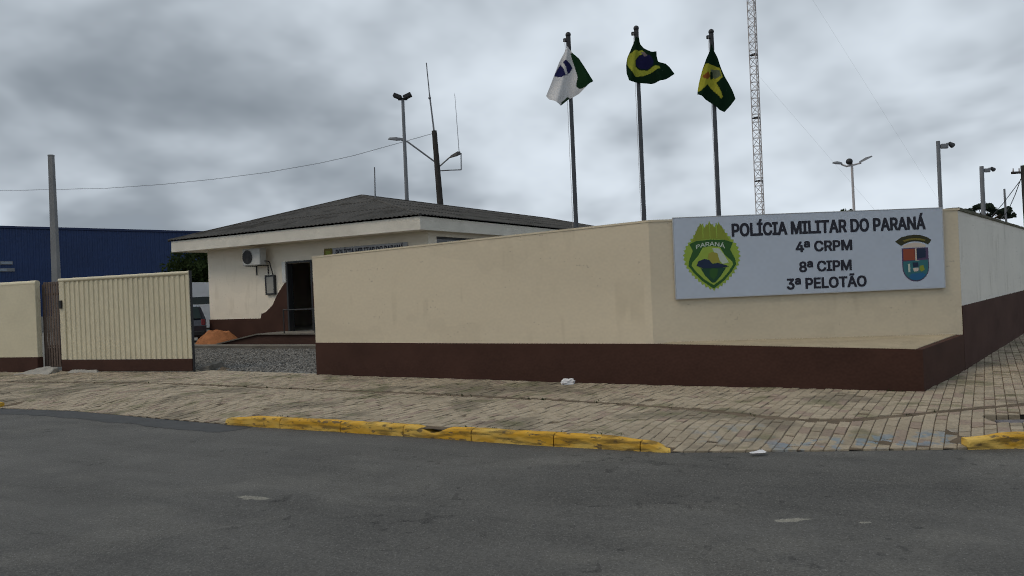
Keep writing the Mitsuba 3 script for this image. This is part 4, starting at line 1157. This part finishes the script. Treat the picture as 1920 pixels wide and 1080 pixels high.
# ------------------------------------------------------------------ trees
def crown(blobs, n, size, seed, shape=1.0):
    r = np.random.default_rng(seed)
    V, Fc = [], []
    k = 0
    vol = np.array([b[3] ** 2 * b[4] for b in blobs])
    for b, cnt in zip(blobs, (n * vol / vol.sum()).astype(int)):
        d = r.normal(size=(cnt, 3))
        d /= np.linalg.norm(d, axis=1, keepdims=True)
        rad = r.uniform(0.35, 1.08, cnt) ** 0.6
        c = np.array(b[:3]) + d * rad[:, None] * np.array([b[3], b[3], b[4]])
        c += (np.stack([meshkit.noise(c * 2.0, seed + q) for q in range(3)], -1) - 0.5) * 0.5
        for p in c:
            a, e = r.normal(size=3), r.normal(size=3)
            a /= np.linalg.norm(a)
            e -= a * (a @ e)
            e /= np.linalg.norm(e)
            s = size * r.uniform(0.6, 1.4)
            V += [p - a * s, p + e * s * 0.45, p + a * s, p - e * s * 0.45]
            Fc += [[k, k + 1, k + 2], [k, k + 2, k + 3]]
            k += 4
    return trimesh.Trimesh(np.array(V), np.array(Fc), process=False)


def tree(name, label, base, trunk_h, r, blobs, n, size, seed, leaf, limbs=True):
    k = thing(name, label, 'tree')
    x, y = base
    parts = [tube((x, y, -0.1), (x, y, trunk_h), r, r * 0.6, 9)]
    if limbs:
        for b in blobs:
            parts.append(tube((x, y, trunk_h * 0.85), (b[0], b[1], b[2]), r * 0.4, r * 0.12, 6))
    obj('trunk', cat_(parts), MAT_BARK, k)
    obj('crown', crown(blobs, n, size, seed), leaf, k)


rt = np.random.default_rng(5)
tree('leafy_tree', 'dark leafy tree beside the left corner of the house', (-17.4, 44), 2.0, 0.18,
     [(-17.6, 44, 3.3, 1.9, 1.5), (-16.4, 44.3, 2.7, 1.5, 1.5), (-18.5, 44.6, 2.3, 1.4, 1.4), (-17.2, 43.6, 1.7, 1.9, 1.2)], 7000, 0.16, 3, MAT_LEAF)
tree('leafy_tree', 'small tree crown just showing above the wall behind the sign', (17.3, 40), 3.2, 0.12, [(17.3, 40, 4.35, 0.75, 0.6), (17.0, 40, 4.0, 0.8, 0.6)], 1600, 0.12, 8, MAT_LEAF)
bl = []
for q in range(13):
    a = q / 13 * 2 * math.pi
    bl.append((49.2 + 1.9 * math.cos(a), 80 + 1.9 * math.sin(a), 7.55 + 0.25 * math.sin(q * 1.7) - 0.42 * (math.cos(a) > 0.5), 0.55, 0.22))
bl += [(49.2, 80, 7.95, 0.9, 0.25), (51.2, 79.5, 6.9, 0.8, 0.25)]
tree('flat_crowned_pine', 'distant flat crowned pine with tiered branches above the side wall', (49.2, 80), 7.3, 0.22, bl, 6000, 0.14, 12, MAT_LEAF2)
for i, (x, y, h, w, lab) in enumerate([(46.6, 72, 5.3, 1.5, 'dark distant bush just right of the flat crowned pine'), (51.0, 77, 5.2, 1.7, 'dark distant bush farther right, left of the power pole'), (40.5, 60, 4.1, 2.0, 'low dark bush at the right edge behind the side wall')]):
    tree('bush', lab, (x, y), h * 0.6, 0.12, [(x, y, h * 0.72, w, h * 0.28), (x + w * 0.7, y, h * 0.6, w * 0.7, h * 0.25)], 2200, 0.15, 20 + i, MAT_LEAF2)

# ------------------------------------------------------------------ weeds in the joints
wv, wf = [], []
rw = np.random.default_rng(31)
spots = [np.array(L_) + (np.array(Q_) - np.array(L_)) * t + np.array([-0.01, -0.05]) for t in np.sort(rw.uniform(0.02, 0.98, 26)) ] + \
        [np.array(LineString(TRENCH).interpolate(t).coords[0]) + rw.normal(0, 0.03, 2) for t in rw.uniform(3, 22, 30)] + \
        [np.array(edge_line.interpolate(t).coords[0]) + np.array([0.08, 0.15]) for t in rw.uniform(s_b, s_c, 12)] + \
        [np.array(G0) + (np.array(G1) - np.array(G0)) * t + np.array([-0.02, -0.08]) for t in rw.uniform(0, 1, 10)]
for q in spots:
    for b in range(rw.integers(2, 7)):
        a, ln, w = rw.uniform(0, 6.28), rw.uniform(0.012, 0.040), rw.uniform(0.003, 0.007)
        o = np.array([*(q + rw.normal(0, 0.02, 2)), -0.01])
        t = o + np.array([math.cos(a) * ln * 0.7, math.sin(a) * ln * 0.7, ln])
        sdv = np.array([-math.sin(a), math.cos(a), 0]) * w
        k = len(wv)
        mid_ = (o + t) / 2 + [0, 0, ln * 0.2]
        wv += [o - sdv, o + sdv, mid_ + sdv, mid_ - sdv, t]
        wf += [[k, k + 1, k + 2], [k, k + 2, k + 3], [k + 3, k + 2, k + 4]]
obj('weeds', trimesh.Trimesh(np.array(wv), np.array(wf), process=False), MAT_LEAF, kind='stuff', label='small weeds growing in the joints of the pavement', cat='weeds')

# ------------------------------------------------------------------ litter and marks
def crumple(w, d, h, seed):
    m = trimesh.creation.icosphere(3, 0.5)
    v = np.array(m.vertices)
    q = meshkit.noise(v * 5 + 3, seed)
    v = v * (0.8 + 0.45 * np.abs(q - 0.5)[:, None] * 2) * [w, d, h]
    v[:, 2] = np.maximum(v[:, 2], -h * 0.3)
    m.vertices = v
    return m


b = crumple(0.25, 0.18, 0.12, 4)
b.apply_translation([0.84, 12.58, 0.03])
obj('plastic_bag', b, MAT_PAPER, label='crumpled white plastic bag lying against the brown plinth', cat='bag')
p = LineString([(0, 0), (0.10, 0.02)]).buffer(0.034)
pv, pt = fill(p, 0.012)
zz = 0.018 + 0.03 * (meshkit.fbm(np.column_stack([pv * 14, 0 * pv[:, 0]]), 3, 3)) + 0.05 * np.abs(pv[:, 1]) * 3
pm = trimesh.Trimesh(np.column_stack([pv[:, 0] + 2.26, pv[:, 1] + 7.47, ROAD_Z + zz]), pt, process=False)
obj('scrap_paper', pm, MAT_PAPER, label='white scrap of paper on the road at the lowered kerb', cat='paper')
